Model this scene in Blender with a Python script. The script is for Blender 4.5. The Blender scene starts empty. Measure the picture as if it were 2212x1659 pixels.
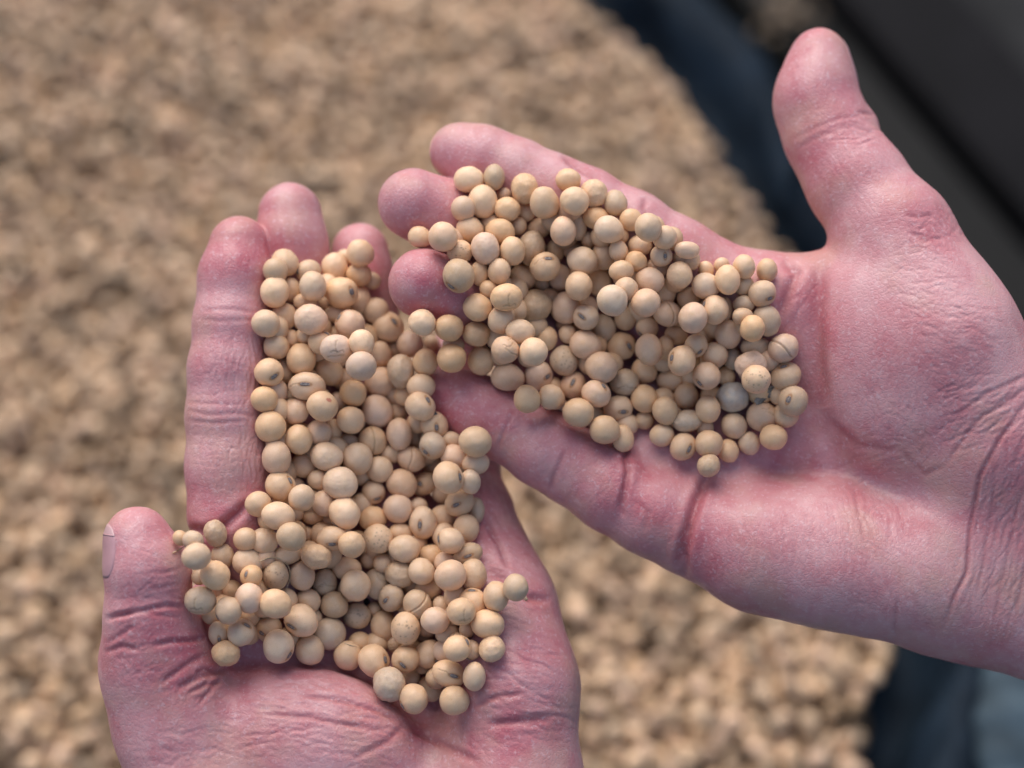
import bpy, bmesh, math, random
import numpy as np
from mathutils import Vector, Matrix, noise as mnoise

S = bpy.context.scene
COL = S.collection
R = math.radians

# ------------------------------------------------------------------ camera
TILT = R(32)
D0 = 450.0                       # mm from the lens to the hands
KV = 247.0 / 2212.0              # mm per pixel of the 2212 px wide working copy at D0
KU = 247.0 / 1024.0              # mm per pixel of the 1024 px wide working copy
cam_d = bpy.data.cameras.new('camera')
cam = bpy.data.objects.new('camera', cam_d)
COL.objects.link(cam)
cam_d.sensor_width = 36.0
cam_d.lens = 36.0 * D0 / 247.0
cam_d.clip_start = 0.01
cam_d.clip_end = 100.0
cam.rotation_euler = (TILT, 0, 0)
CR = Matrix.Rotation(TILT, 3, 'X')
CT = Vector((0, 0, 0.62)) - CR @ Vector((0, 0, -D0 / 1000))
cam.location = CT
cam_d.dof.use_dof = True
cam_d.dof.focus_distance = 0.4415
cam_d.dof.aperture_fstop = 4.7
cam_d.dof.aperture_blades = 0
S.camera = cam
CRn = np.array(CR); CTn = np.array(CT)

# ------------------------------------------------------------------ sky and sun
SUN_EL, SUN_AZ = R(50), R(-18)
world = bpy.data.worlds.new('World'); S.world = world
world.use_nodes = True
wn = world.node_tree.nodes; wl = world.node_tree.links
sky = wn.new('ShaderNodeTexSky'); sky.sky_type = 'NISHITA'; sky.sun_disc = False
sky.sun_elevation = SUN_EL; sky.sun_rotation = SUN_AZ
sky.air_density = 1.0; sky.dust_density = 3.0; sky.ozone_density = 1.0
wl.new(sky.outputs[0], wn['Background'].inputs[0])
wn['Background'].inputs[1].default_value = 0.112
sd = bpy.data.lights.new('sun', 'SUN'); sd.energy = 1.65; sd.angle = R(62); sd.color = (1.0, 0.965, 0.93)
sun = bpy.data.objects.new('sun', sd); COL.objects.link(sun)
sv = Vector((math.sin(SUN_AZ) * math.cos(SUN_EL), math.cos(SUN_AZ) * math.cos(SUN_EL), math.sin(SUN_EL)))
sun.rotation_euler = sv.to_track_quat('Z', 'Y').to_euler()
sun.location = sv * 3
S.view_settings.view_transform = 'Standard'; S.view_settings.look = 'None'
S.view_settings.exposure = 0.6; S.view_settings.gamma = 1.0
S.render.engine = 'CYCLES'
S.cycles.use_denoising = True
S.cycles.max_bounces = 8

# ------------------------------------------------------------------ helpers
def pt(px, py, d, k=KV, cx=1106.0, cy=829.5):
    """point of the hand region: working-copy position, d mm nearer than the hand plane -> mm in the lens frame"""
    s = k * (D0 - d) / D0
    return np.array([(px - cx) * s, -(py - cy) * s, d])
def to_world(a):
    """mm in the lens frame -> metres in the world"""
    a = np.asarray(a, float).copy()
    a[..., 2] -= D0
    return (a / 1000.0) @ CRn.T + CTn
def on_plane(px, py, z):
    """where the line of sight through a pixel of the working copy meets the level plane z"""
    v = np.array([(px - 1106) * KV, -(py - 829.5) * KV, -D0]); v = CRn @ v
    return CTn + v * ((z - CTn[2]) / v[2])
def tag(o, label=None, cat=None, group=None, kind=None):
    if label: o['label'] = label
    if cat: o['category'] = cat
    if group: o['group'] = group
    if kind: o['kind'] = kind
    return o
def link(o, parent=None):
    COL.objects.link(o)
    if parent is not None: o.parent = parent
    return o
def mesh_np(name, V, F, mat=None, smooth=True):
    """mesh from arrays; F is (n,3) or (n,4)"""
    me = bpy.data.meshes.new(name)
    V = np.asarray(V, np.float32); F = np.asarray(F, np.int32)
    n = F.shape[1]
    me.vertices.add(len(V)); me.vertices.foreach_set('co', V.ravel())
    me.loops.add(F.size); me.loops.foreach_set('vertex_index', F.ravel())
    me.polygons.add(len(F))
    me.polygons.foreach_set('loop_start', np.arange(0, F.size, n, dtype=np.int32))
    me.polygons.foreach_set('loop_total', np.full(len(F), n, np.int32))
    me.update(calc_edges=True); me.validate()
    if smooth: me.polygons.foreach_set('use_smooth', np.ones(len(F), bool))
    if mat: me.materials.append(mat)
    return me
def attr(me, name, data):
    a = me.attributes.new(name, 'FLOAT', 'POINT'); a.data.foreach_set('value', np.asarray(data, np.float32))
def attr_col(me, name, data):
    a = me.attributes.new(name, 'FLOAT_COLOR', 'POINT')
    d = np.ones((len(data), 4), np.float32); d[:, :3] = data
    a.data.foreach_set('color', d.ravel())

class Nodes:
    def __init__(s, name):
        s.m = bpy.data.materials.new(name); s.m.use_nodes = True
        s.t = s.m.node_tree; s.b = s.t.nodes['Principled BSDF']
    def n(s, ty, **kw):
        x = s.t.nodes.new(ty)
        for k, v in kw.items():
            if k.startswith('_'): setattr(x, k[1:], v)
            else: x.inputs[k.replace('__', ' ')].default_value = v
        return x
    def l(s, a, b): s.t.links.new(a, b)
    def mix(s, fac, a, b, mode='MIX'):
        x = s.n('ShaderNodeMix', _data_type='RGBA', _blend_type=mode)
        for sock, v in ((x.inputs[0], fac), (x.inputs[6], a), (x.inputs[7], b)):
            if hasattr(v, 'links'): s.l(v, sock)
            elif sock.type == 'RGBA': sock.default_value = (*v, 1) if len(v) == 3 else v
            else: sock.default_value = v
        return x.outputs[2]
    def math(s, op, a, b=0.0, c=None, clamp=False):
        x = s.n('ShaderNodeMath', _operation=op, _use_clamp=clamp)
        for i, v in enumerate((a, b) if c is None else (a, b, c)):
            if hasattr(v, 'links'): s.l(v, x.inputs[i])
            else: x.inputs[i].default_value = v
        return x.outputs[0]
    def ramp(s, v, lo, hi, a=0.0, b=1.0):
        x = s.n('ShaderNodeMapRange', _interpolation_type='SMOOTHSTEP')
        s.l(v, x.inputs[0])
        for i, q in enumerate((lo, hi, a, b)): x.inputs[i + 1].default_value = q
        return x.outputs[0]
    def noise(s, vec, scale, detail=3.0, rough=0.55):
        x = s.n('ShaderNodeTexNoise', Scale=scale, Detail=detail, Roughness=rough)
        if vec is not None: s.l(vec, x.inputs['Vector'])
        return x.outputs[0]
    def at(s, name): return s.n('ShaderNodeAttribute', _attribute_name=name)

# ------------------------------------------------------------------ materials
def skin_material():
    N = Nodes('skin'); tc = N.n('ShaderNodeTexCoord'); ob = tc.outputs['Object']
    big = N.noise(ob, 38, 4.0, 0.6); tan_n = N.noise(ob, 55, 3.0, 0.55); mid = N.noise(ob, 190, 4.0, 0.65); fine = N.noise(ob, 900, 3.0, 0.6)
    blood = N.at('blood').outputs['Fac']; cr = N.at('crease').outputs['Fac']
    b1 = N.math('ADD', blood, N.ramp(big, 0.36, 0.66, -0.26, 0.28))
    b1 = N.math('ADD', b1, N.ramp(mid, 0.35, 0.7, -0.16, 0.18), clamp=True)
    c = N.mix(b1, (0.62, 0.335, 0.34), (0.48, 0.13, 0.155))
    c = N.mix(N.ramp(tan_n, 0.46, 0.70, 0.0, 0.50), c, (0.56, 0.335, 0.265))
    c = N.mix(N.math('MULTIPLY', cr, 0.5, clamp=True), c, (0.33, 0.075, 0.09))
    pale = N.ramp(fine, 0.54, 0.70, 0.0, 0.40)
    c = N.mix(pale, c, (0.68, 0.47, 0.49))
    N.l(c, N.b.inputs['Base Color'])
    N.b.inputs['Roughness'].default_value = 0.5
    rr = N.ramp(mid, 0.3, 0.7, 0.34, 0.52); N.l(rr, N.b.inputs['Roughness'])
    N.b.inputs['Specular IOR Level'].default_value = 0.42
    N.b.inputs['Subsurface Weight'].default_value = 0.22
    N.b.inputs['Subsurface Radius'].default_value = (1.0, 0.28, 0.22)
    N.b.inputs['Subsurface Scale'].default_value = 0.0022
    # fine relief: skin cells, pores
    wob = N.n('ShaderNodeVectorMath', _operation='ADD')
    nz = N.n('ShaderNodeTexNoise', Scale=260.0, Detail=2.0); N.l(ob, nz.inputs['Vector'])
    sc = N.n('ShaderNodeVectorMath', _operation='SCALE'); sc.inputs['Scale'].default_value = 0.0016
    N.l(nz.outputs['Color'], sc.inputs[0]); N.l(ob, wob.inputs[0]); N.l(sc.outputs[0], wob.inputs[1])
    vo = N.n('ShaderNodeTexVoronoi', _feature='DISTANCE_TO_EDGE', Scale=950.0); N.l(wob.outputs[0], vo.inputs['Vector'])
    cell = N.ramp(vo.outputs['Distance'], 0.0, 0.22)
    hgt = N.math('ADD', N.math('MULTIPLY', cell, 0.55), N.math('MULTIPLY', fine, 0.9))
    bp = N.n('ShaderNodeBump', Strength=0.6, Distance=0.00011)
    N.l(hgt, bp.inputs['Height']); N.l(bp.outputs[0], N.b.inputs['Normal'])
    return N.m
def bean_material(name, from_attr=False):
    N = Nodes(name); tc = N.n('ShaderNodeTexCoord'); oi = N.n('ShaderNodeObjectInfo')
    if from_attr:
        base = N.at('tone').outputs['Color']; vec = N.at('spot').outputs['Vector']
    else:
        base = oi.outputs['Color']
        off = N.n('ShaderNodeVectorMath', _operation='ADD'); sc = N.n('ShaderNodeVectorMath', _operation='SCALE')
        cmb = N.n('ShaderNodeCombineXYZ')
        for i in range(3): N.l(oi.outputs['Random'], cmb.inputs[i])
        N.l(cmb.outputs[0], sc.inputs[0]); sc.inputs['Scale'].default_value = 0.057
        N.l(tc.outputs['Object'], off.inputs[0]); N.l(sc.outputs[0], off.inputs[1]); vec = off.outputs[0]
    k = 1.0 if from_attr else 1000.0
    m1 = N.noise(vec, 1.3 * k, 3.0, 0.6); m2 = N.noise(vec, 7.0 * k, 4.0, 0.65); m3 = N.noise(vec, 20.0 * k, 3.0, 0.6)
    c = N.mix(N.ramp(m1, 0.45, 0.75, 0.0, 0.32), base, (0.66, 0.41, 0.19))
    c = N.mix(N.ramp(m2, 0.5, 0.75, 0.0, 0.25), c, (0.80, 0.63, 0.46))
    c = N.mix(N.ramp(m3, 0.63, 0.71, 0.0, 0.6), c, (0.24, 0.14, 0.075))
    if not from_attr:
        c = N.mix(N.at('fleck').outputs['Fac'], c, (0.16, 0.10, 0.07)); c = N.mix(N.at('stain').outputs['Fac'], c, (0.42, 0.13, 0.09)); c = N.mix(N.at('mould').outputs['Fac'], c, (0.40, 0.385, 0.37))
        halo = N.at('halo').outputs['Fac']; crack = N.at('crack').outputs['Fac']
        c = N.mix(N.math('MULTIPLY', halo, 0.75), c, (0.36, 0.15, 0.05))
        c = N.mix(N.math('MULTIPLY', crack, 0.55), c, (0.30, 0.15, 0.06))
    N.l(c, N.b.inputs['Base Color'])
    N.l(N.ramp(m2, 0.3, 0.7, 0.36, 0.50), N.b.inputs['Roughness'])
    N.b.inputs['Specular IOR Level'].default_value = 0.42
    if not from_attr:
        N.b.inputs['Subsurface Weight'].default_value = 0.12
        N.b.inputs['Subsurface Radius'].default_value = (1.0, 0.6, 0.3)
        N.b.inputs['Subsurface Scale'].default_value = 0.0012
        bp = N.n('ShaderNodeBump', Strength=0.35, Distance=0.00012)
        N.l(N.math('ADD', m2, N.math('MULTIPLY', m3, 0.5)), bp.inputs['Height']); N.l(bp.outputs[0], N.b.inputs['Normal'])
    return N.m
def plain(name, col, rough=0.6, spec=0.4, var=0.25, scale=60.0, bump=0.0):
    N = Nodes(name); tc = N.n('ShaderNodeTexCoord')
    z = N.noise(tc.outputs['Object'], scale, 4.0, 0.6)
    lo = tuple(x * (1 - var) for x in col); hi = tuple(min(1, x * (1 + var)) for x in col)
    N.l(N.mix(N.ramp(z, 0.3, 0.7), lo, hi), N.b.inputs['Base Color'])
    N.b.inputs['Roughness'].default_value = rough; N.b.inputs['Specular IOR Level'].default_value = spec
    if bump:
        bp = N.n('ShaderNodeBump', Strength=0.5, Distance=bump); N.l(z, bp.inputs['Height']); N.l(bp.outputs[0], N.b.inputs['Normal'])
    return N.m
M_SKIN = skin_material()
M_BEAN = bean_material('soybean_coat')
M_HEAP = bean_material('heap_coat', True)
def hilum_material():
    N = Nodes('hilum_scar'); tc = N.n('ShaderNodeTexCoord')
    sx = N.n('ShaderNodeSeparateXYZ'); N.l(tc.outputs['Object'], sx.inputs[0])
    line = N.ramp(N.math('ABSOLUTE', sx.outputs[1]), 0.000012, 0.00003, 1.0, 0.0)
    z = N.noise(tc.outputs['Object'], 9000.0, 3.0)
    c = N.mix(N.ramp(z, 0.35, 0.7), (0.115, 0.095, 0.09), (0.27, 0.225, 0.20))
    c = N.mix(N.math('MULTIPLY', line, 0.55), c, (0.42, 0.36, 0.31))
    N.l(c, N.b.inputs['Base Color']); N.b.inputs['Roughness'].default_value = 0.6
    return N.m
M_HIL = hilum_material()
M_NAIL = plain('fingernail', (0.52, 0.285, 0.30), 0.34, 0.5, 0.06, 300.0)
M_NAILTIP = plain('nail_tip', (0.53, 0.33, 0.33), 0.35, 0.5, 0.05, 300.0)
M_TARP = plain('blue_tarp_fabric', (0.008, 0.0155, 0.025), 0.7, 0.12, 0.35, 40.0, 0.002)
M_STEEL = plain('grey_painted_steel', (0.0055, 0.005, 0.006), 0.75, 0.12, 0.25, 25.0, 0.001)
M_STEEL2 = plain('dark_steel', (0.0055, 0.0052, 0.0046), 0.7, 0.2, 0.25, 25.0)
M_TARP_LIT = plain('lit_blue_tarp', (0.050, 0.075, 0.093), 0.7, 0.15, 0.35, 60.0, 0.002)  # tarp blue lightened to stand for light on the fold
M_FLOOR = plain('dark_floor', (0.02, 0.02, 0.02), 0.8, 0.2, 0.4, 12.0)
M_FIBRE = plain('dry_fibre', (0.50, 0.38, 0.25), 0.7, 0.2, 0.3, 400.0)
M_CHAFF = plain('grey_chaff', (0.22, 0.19, 0.16), 0.8, 0.2, 0.6, 700.0, 0.0003)
M_DUST = plain('pale_dust', (0.75, 0.66, 0.58), 0.9, 0.1, 0.2, 900.0)
# ------------------------------------------------------------------ hands: one implicit surface each
def smin(a, b, k):
    h = np.maximum(k - np.abs(a - b), 0.0) / k
    return np.minimum(a, b) - h * h * k * 0.25
class Field:
    def __init__(s, lo, hi, h):
        s.lo = np.array(lo, np.float32); s.h = h
        s.n = np.ceil((np.array(hi) - s.lo) / h).astype(int) + 1
        s.F = np.full(s.n, 20.0, np.float32)
    def group(s): return np.full(s.n, 20.0, np.float32)
    def box(s, lo, hi):
        a = np.clip(np.floor((np.array(lo) - s.lo) / s.h).astype(int), 0, s.n - 1)
        b = np.clip(np.ceil((np.array(hi) - s.lo) / s.h).astype(int) + 1, 1, s.n)
        if np.any(b <= a): return None, None
        sl = tuple(slice(x, y) for x, y in zip(a, b))
        g = [(s.lo[i] + s.h * np.arange(a[i], b[i])).astype(np.float32) for i in range(3)]
        return sl, np.meshgrid(*g, indexing='ij', sparse=True)
    def cone(s, G, a, b, r1, r2, k, m=4.0):
        a = np.array(a, np.float32); b = np.array(b, np.float32)
        rm = max(r1, r2) + k + m
        sl, P = s.box(np.minimum(a, b) - rm, np.maximum(a, b) + rm)
        if sl is None: return
        ba = b - a; l2 = float(ba @ ba); rr = r1 - r2
        a2 = l2 - rr * rr; il2 = 1.0 / l2
        px, py, pz = P[0] - a[0], P[1] - a[1], P[2] - a[2]
        y = px * ba[0] + py * ba[1] + pz * ba[2]
        z = y - l2
        p2 = px * px + py * py + pz * pz
        x2 = np.maximum(p2 * l2 - y * y, 0) * l2        # |p*l2 - ba*y|^2
        y2 = y * y * l2; z2 = z * z * l2
        kk = np.sign(rr) * rr * rr * x2
        d = (np.sqrt(np.maximum(x2 * a2 * il2, 0)) + y * rr) * il2 - r1
        c1 = np.sign(z) * a2 * z2 > kk
        c2 = np.sign(y) * a2 * y2 < kk
        d = np.where(c2, np.sqrt(np.maximum(x2 + y2, 0)) * il2 - r1, d)
        d = np.where(c1, np.sqrt(np.maximum(x2 + z2, 0)) * il2 - r2, d)
        G[sl] = smin(G[sl], d.astype(np.float32), k)
    def ell(s, G, c, rad, k, ang=0.0, m=4.0):
        """ellipsoid, turned about the viewing axis by ang degrees"""
        c = np.array(c, np.float32); rad = np.array(rad, np.float32)
        rm = np.array([max(rad[0], rad[1])] * 2 + [rad[2]]) + k + m
        sl, P = s.box(c - rm, c + rm)
        if sl is None: return
        ca, sa = math.cos(R(ang)), math.sin(R(ang))
        x, y, z = P[0] - c[0], P[1] - c[1], P[2] - c[2]
        u = ca * x + sa * y; v = -sa * x + ca * y
        k0 = np.sqrt((u / rad[0]) ** 2 + (v / rad[1]) ** 2 + (z / rad[2]) ** 2)
        k1 = np.sqrt((u / rad[0] ** 2) ** 2 + (v / rad[1] ** 2) ** 2 + (z / rad[2] ** 2) ** 2) + 1e-6
        d = k0 * (k0 - 1.0) / k1
        G[sl] = smin(G[sl], d.astype(np.float32), k)
    def chain(s, G, pts, k=3.0, pads=()):
        q = [(pt(*p[:3]), p[3]) for p in pts]
        for (a, r1), (b, r2) in zip(q[:-1], q[1:]): s.cone(G, a, b, r1, r2, k)
        for (x, y, d, r) in pads: s.ell(G, pt(x, y, d), (r, r, r), 3.5)
    def mesh(s):
        F = s.F
        for ax in range(3):
            i = [slice(None)] * 3
            for e in (0, -1):
                i[ax] = e; F[tuple(i)] = 1.0
        neg = F < 0
        c = np.zeros(np.array(F.shape) - 1, np.int8)
        offs = [(i, j, k) for i in (0, 1) for j in (0, 1) for k in (0, 1)]
        sh = np.array(F.shape) - 1
        for o in offs: c += neg[o[0]:o[0] + sh[0], o[1]:o[1] + sh[1], o[2]:o[2] + sh[2]]
        idx = np.argwhere((c > 0) & (c < 8))
        vals = np.stack([F[idx[:, 0] + o[0], idx[:, 1] + o[1], idx[:, 2] + o[2]] for o in offs], 1)
        pos = np.zeros((len(idx), 3)); cnt = np.zeros(len(idx))
        for a in range(8):
            for b in range(a + 1, 8):
                da = np.array(offs[b]) - np.array(offs[a])
                if np.abs(da).sum() != 1: continue
                m = (vals[:, a] < 0) != (vals[:, b] < 0)
                t = vals[m, a] / (vals[m, a] - vals[m, b])
                pos[m] += np.array(offs[a]) + t[:, None] * da
                cnt[m] += 1
        V = (idx + pos / cnt[:, None]) * s.h + s.lo
        vid = np.full(sh, -1, np.int32); vid[idx[:, 0], idx[:, 1], idx[:, 2]] = np.arange(len(idx))
        faces = []
        for ax in range(3):
            u, w = (ax + 1) % 3, (ax + 2) % 3
            i0 = [slice(None)] * 3; i1 = [slice(None)] * 3
            i0[ax] = slice(0, -1); i1[ax] = slice(1, None)
            e = np.argwhere(neg[tuple(i0)] != neg[tuple(i1)])
            e = e[(e[:, u] > 0) & (e[:, w] > 0) & (e[:, u] < sh[u]) & (e[:, w] < sh[w])]
            q = []
            for du, dw in ((-1, -1), (0, -1), (0, 0), (-1, 0)):
                f = e.copy(); f[:, u] += du; f[:, w] += dw
                q.append(vid[f[:, 0], f[:, 1], f[:, 2]])
            q = np.stack(q, 1)
            flip = ~neg[e[:, 0], e[:, 1], e[:, 2]]
            q[flip] = q[flip][:, ::-1]
            faces.append(q)
        Q = np.concatenate(faces); Q = Q[(Q >= 0).all(1)]
        return V, Q
def relax(V, Q, it, lam=0.5):
    e = np.concatenate([Q[:, [0, 1]], Q[:, [1, 2]], Q[:, [2, 3]], Q[:, [3, 0]]])
    deg = np.bincount(e[:, 0], minlength=len(V)) + np.bincount(e[:, 1], minlength=len(V))
    for i in range(it):
        for l in (lam, -lam * 1.04):
            acc = np.zeros_like(V)
            for c in range(3):
                acc[:, c] = np.bincount(e[:, 0], V[e[:, 1], c], len(V)) + np.bincount(e[:, 1], V[e[:, 0], c], len(V))
            V = V + l * (acc / deg[:, None] - V)
    return V
def normals(V, Q):
    n = np.cross(V[Q[:, 2]] - V[Q[:, 0]], V[Q[:, 3]] - V[Q[:, 1]])
    N = np.zeros_like(V)
    for c in range(3):
        for j in range(4): N[:, c] += np.bincount(Q[:, j], n[:, c], len(V))
    return N / (np.linalg.norm(N, axis=1, keepdims=True) + 1e-9)
def project(V):
    s = KV * (D0 - V[:, 2]) / D0
    return V[:, 0] / s + 1106, -V[:, 1] / s + 829.5
def carve(V, N, P, folds, families, seed):
    """real grooves: main folds traced one by one, fine lines by family; returns moved vertices, crease strength"""
    rng = random.Random(seed)
    x, y = P
    front = np.clip((N[:, 2] - 0.02) / 0.3, 0, 1)
    disp = np.zeros(len(V)); red = np.zeros(len(V))
    lines = [(f[0], f[1], f[2], 1.0 if len(f) < 4 else f[3]) for f in folds]
    fl = []
    for (cx, cy, rx, ry, n, ang, jit, ln, dep, wid) in families:
        for i in range(int(n * 1.6)):
            a = rng.uniform(0, 2 * math.pi); q = math.sqrt(rng.random())
            px, py = cx + rx * q * math.cos(a), cy + ry * q * math.sin(a)
            th = R(ang + rng.gauss(0, jit)); L = ln * rng.uniform(0.45, 1.3); bend = rng.gauss(0, 0.12)
            p = []
            for t in np.linspace(-0.5, 0.5, 5):
                ox = L * t; oy = L * (bend * (4 * t * t - 1)) + rng.gauss(0, ln * 0.02)
                p.append((px + ox * math.cos(th) - oy * math.sin(th), py + ox * math.sin(th) + oy * math.cos(th)))
            k = 1 - 0.5 * q
            fl.append((p, 1.15 * dep * k * rng.uniform(0.5, 1.2), 0.85 * wid * rng.uniform(0.8, 1.3), 0.6))
    lines += fl
    # bucket vertices for quick lookup
    order = np.argsort(x); xs = x[order]
    for (p, dep, wid, rd) in lines:
        p = np.array(p, float); w = wid / KV
        lo, hi = np.searchsorted(xs, (p[:, 0].min() - 4 * w, p[:, 0].max() + 4 * w))
        ids = order[lo:hi]
        ids = ids[(y[ids] > p[:, 1].min() - 4 * w) & (y[ids] < p[:, 1].max() + 4 * w) & (front[ids] > 0)]
        if not len(ids): continue
        X, Y = x[ids], y[ids]
        best = np.full(len(ids), 1e9); ta = np.zeros(len(ids))
        seg = np.hypot(*(p[1:] - p[:-1]).T); cum = np.concatenate([[0], np.cumsum(seg)])
        for i in range(len(p) - 1):
            d = p[i + 1] - p[i]; l2 = d @ d + 1e-9
            t = np.clip(((X - p[i, 0]) * d[0] + (Y - p[i, 1]) * d[1]) / l2, 0, 1)
            q = np.hypot(X - p[i, 0] - t * d[0], Y - p[i, 1] - t * d[1])
            m = q < best; best[m] = q[m]; ta[m] = (cum[i] + t[m] * seg[i]) / cum[-1]
        fade = np.clip(np.minimum(ta, 1 - ta) * 5, 0.0, 1) ** 0.7
        g = np.exp(-(best / w) ** 2); lip = np.exp(-((best - 2.1 * w) / (1.1 * w)) ** 2)
        disp[ids] += (-dep * g + 0.16 * dep * lip) * fade
        red[ids] = np.maximum(red[ids], rd * min(1, dep / 0.5 + 0.15) * np.exp(-(best / (1.3 * w)) ** 2) * fade)
    disp = np.maximum(disp, -3.0)
    return V + N * (disp * front)[:, None], red * front
def nz3(V, sc, seed):
    """smooth value noise over points (sum of sines, cheap)"""
    rng = np.random.RandomState(seed); o = np.zeros(len(V))
    for i in range(14):
        k = rng.normal(size=3) * sc * rng.uniform(0.5, 1.6); o += np.sin(V @ k + rng.uniform(0, 6.28))
    return o / 4.0

H = 0.42
def build_hand(kind):
    if kind == 'left':
        f = Field(pt(165, 2230, -47), np.array([pt(1340, 350, 30)[0], pt(1300, 350, 0)[1] + 4, 30.0]), H)
        fg = f.group()
        fingers = [
            ([(515, 530, -13, 7.3), (507, 610, -11.5, 8.5), (500, 700, -9, 8.9), (492, 800, -7, 9.3), (490, 895, -6, 9.5), (494, 1010, -5, 10.1), (502, 1110, -5, 10.4), (570, 1240, -9, 11.5)],
             [(512, 590, -11.2, 8.0)]),
            ([(627, 462, -22, 7.9), (630, 560, -21, 8.9), (645, 720, -19, 9.2), (668, 920, -17.5, 9.9), (692, 1130, -17, 10.6), (710, 1240, -18, 11.5)],
             [(628, 520, -19.6, 8.3)]),
            ([(778, 545, -28, 7.4), (785, 650, -27, 8.4), (802, 830, -25, 8.9), (830, 1010, -22, 9.6), (850, 1130, -20, 10.4), (860, 1240, -20, 11.2)],
             [(780, 600, -26, 7.7)]),
            ([(975, 770, -36, 6.6), (985, 870, -35, 7.4), (1005, 995, -30, 8.3), (1022, 1110, -24, 9.4), (1040, 1250, -15, 11.2)], []),
            ([(297, 1166, 10, 7.9), (320, 1245, 10, 9.4), (323, 1330, 9, 10.1), (333, 1390, 7, 11.4), (345, 1440, 4, 12.9), (380, 1560, 2, 14.5)],
             [(318, 1220, 11.0, 8.4)]),
        ]
        for pts, pads in fingers:
            g = f.group(); f.chain(g, pts, 3.0, pads); fg = smin(fg, g, 0.7)
        pg = f.group()
        for a, b in (((570, 1240, -12, 11.3), (640, 1760, -13, 14)), ((710, 1240, -21, 11.5), (760, 1760, -15, 14)),
                     ((860, 1240, -22, 11.2), (880, 1760, -14, 14)), ((1040, 1250, -16, 11.2), (1080, 1340, -10, 12.6)),
                     ((1080, 1340, -10, 12.6), (1110, 1480, -4, 14.0)), ((1110, 1480, -4, 14.0), (1106, 1700, -2, 15.6)),
                     ((1022, 1130, -22, 9.8), (1060, 1270, -15, 12.2)),
                     ((1106, 1700, -2, 15.6), (1040, 1960, -4, 22)), ((345, 1440, 4, 12.9), (466, 1780, 2, 18)),
                     ((466, 1780, 2, 18), (640, 1990, -4, 22)), ((640, 1900, -4, 22), (1040, 1960, -4, 22)), ((760, 1960, -4, 24), (770, 2500, -4, 26)), ((960, 1960, -4, 24), (950, 2500, -4, 26)),
                     ((370, 1420, -6, 9), (560, 1250, -13, 9)), ((640, 1830, -4, 18), (1000, 1810, -5, 18))):
            f.cone(pg, pt(*a[:3]), pt(*b[:3]), a[3], b[3], 9.0)
        f.ell(pg, pt(640, 1632, 0), (31, 21.5, 16.5), 3.0, -5)
        f.ell(pg, pt(970, 1720, -7), (24, 17, 14), 7.0, 0)
        f.F = smin(fg, pg, 4.5)
        folds = [
            ([(424, 688), (470, 694), (530, 690), (585, 700)], 0.15, 0.45), ([(430, 670), (500, 668), (560, 676)], 0.15, 0.5),
            ([(402, 886), (450, 896), (510, 892), (570, 902)], 0.18, 0.45), ([(402, 908), (460, 914), (540, 908)], 0.18, 0.45), ([(404, 870), (450, 872), (520, 874)], 0.14, 0.4),
            ([(405, 1142), (440, 1150), (480, 1138), (520, 1105), (545, 1080)], 1.5, 1.2),
            ([(226, 1334), (270, 1326), (323, 1316), (360, 1308), (400, 1312)], 0.6, 0.6), ([(300, 1322), (340, 1328), (390, 1335)], 0.22, 0.5),
            ([(326, 1396), (370, 1386), (410, 1384), (450, 1376)], 0.6, 0.6), ([(228, 1392), (258, 1372), (290, 1352)], 0.3, 0.55),
            ([(228, 1340), (250, 1332), (290, 1322)], 0.5, 0.6), ([(345, 1478), (380, 1452), (415, 1428), (450, 1412)], 0.5, 0.65),
            ([(380, 1490), (430, 1462), (470, 1452), (500, 1440)], 0.8, 0.75), ([(400, 1500), (440, 1480), (480, 1470)], 0.5, 0.5),
            ([(420, 1455), (440, 1446), (470, 1448)], 0.6, 0.5), ([(430, 1520), (455, 1490), (480, 1462)], 0.5, 0.5),
            ([(225, 1410), (262, 1396), (300, 1404)], 0.45, 0.6), ([(310, 1275), (350, 1268), (395, 1262)], 0.16, 0.45), ([(320, 1240), (360, 1236), (400, 1222)], 0.15, 0.45),
            ([(1046, 1120), (1080, 1180), (1100, 1230)], 0.7, 0.8), ([(1046, 1230), (1090, 1250), (1140, 1290), (1190, 1300)], 1.0, 1.1),
            ([(1050, 1565), (1110, 1560), (1150, 1556), (1195, 1552)], 0.7, 0.9), ([(1020, 1530), (1070, 1505), (1130, 1500)], 0.5, 0.7),
            ([(880, 1545), (900, 1580), (960, 1610), (1040, 1650)], 0.6, 0.9), ([(880, 1560), (840, 1600), (760, 1640)], 0.4, 0.8),
            ([(640, 1500), (720, 1510), (800, 1530), (870, 1560)], 0.4, 0.6), ([(560, 1540), (660, 1548), (760, 1566), (840, 1580)], 0.4, 0.6),
        ]
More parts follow.
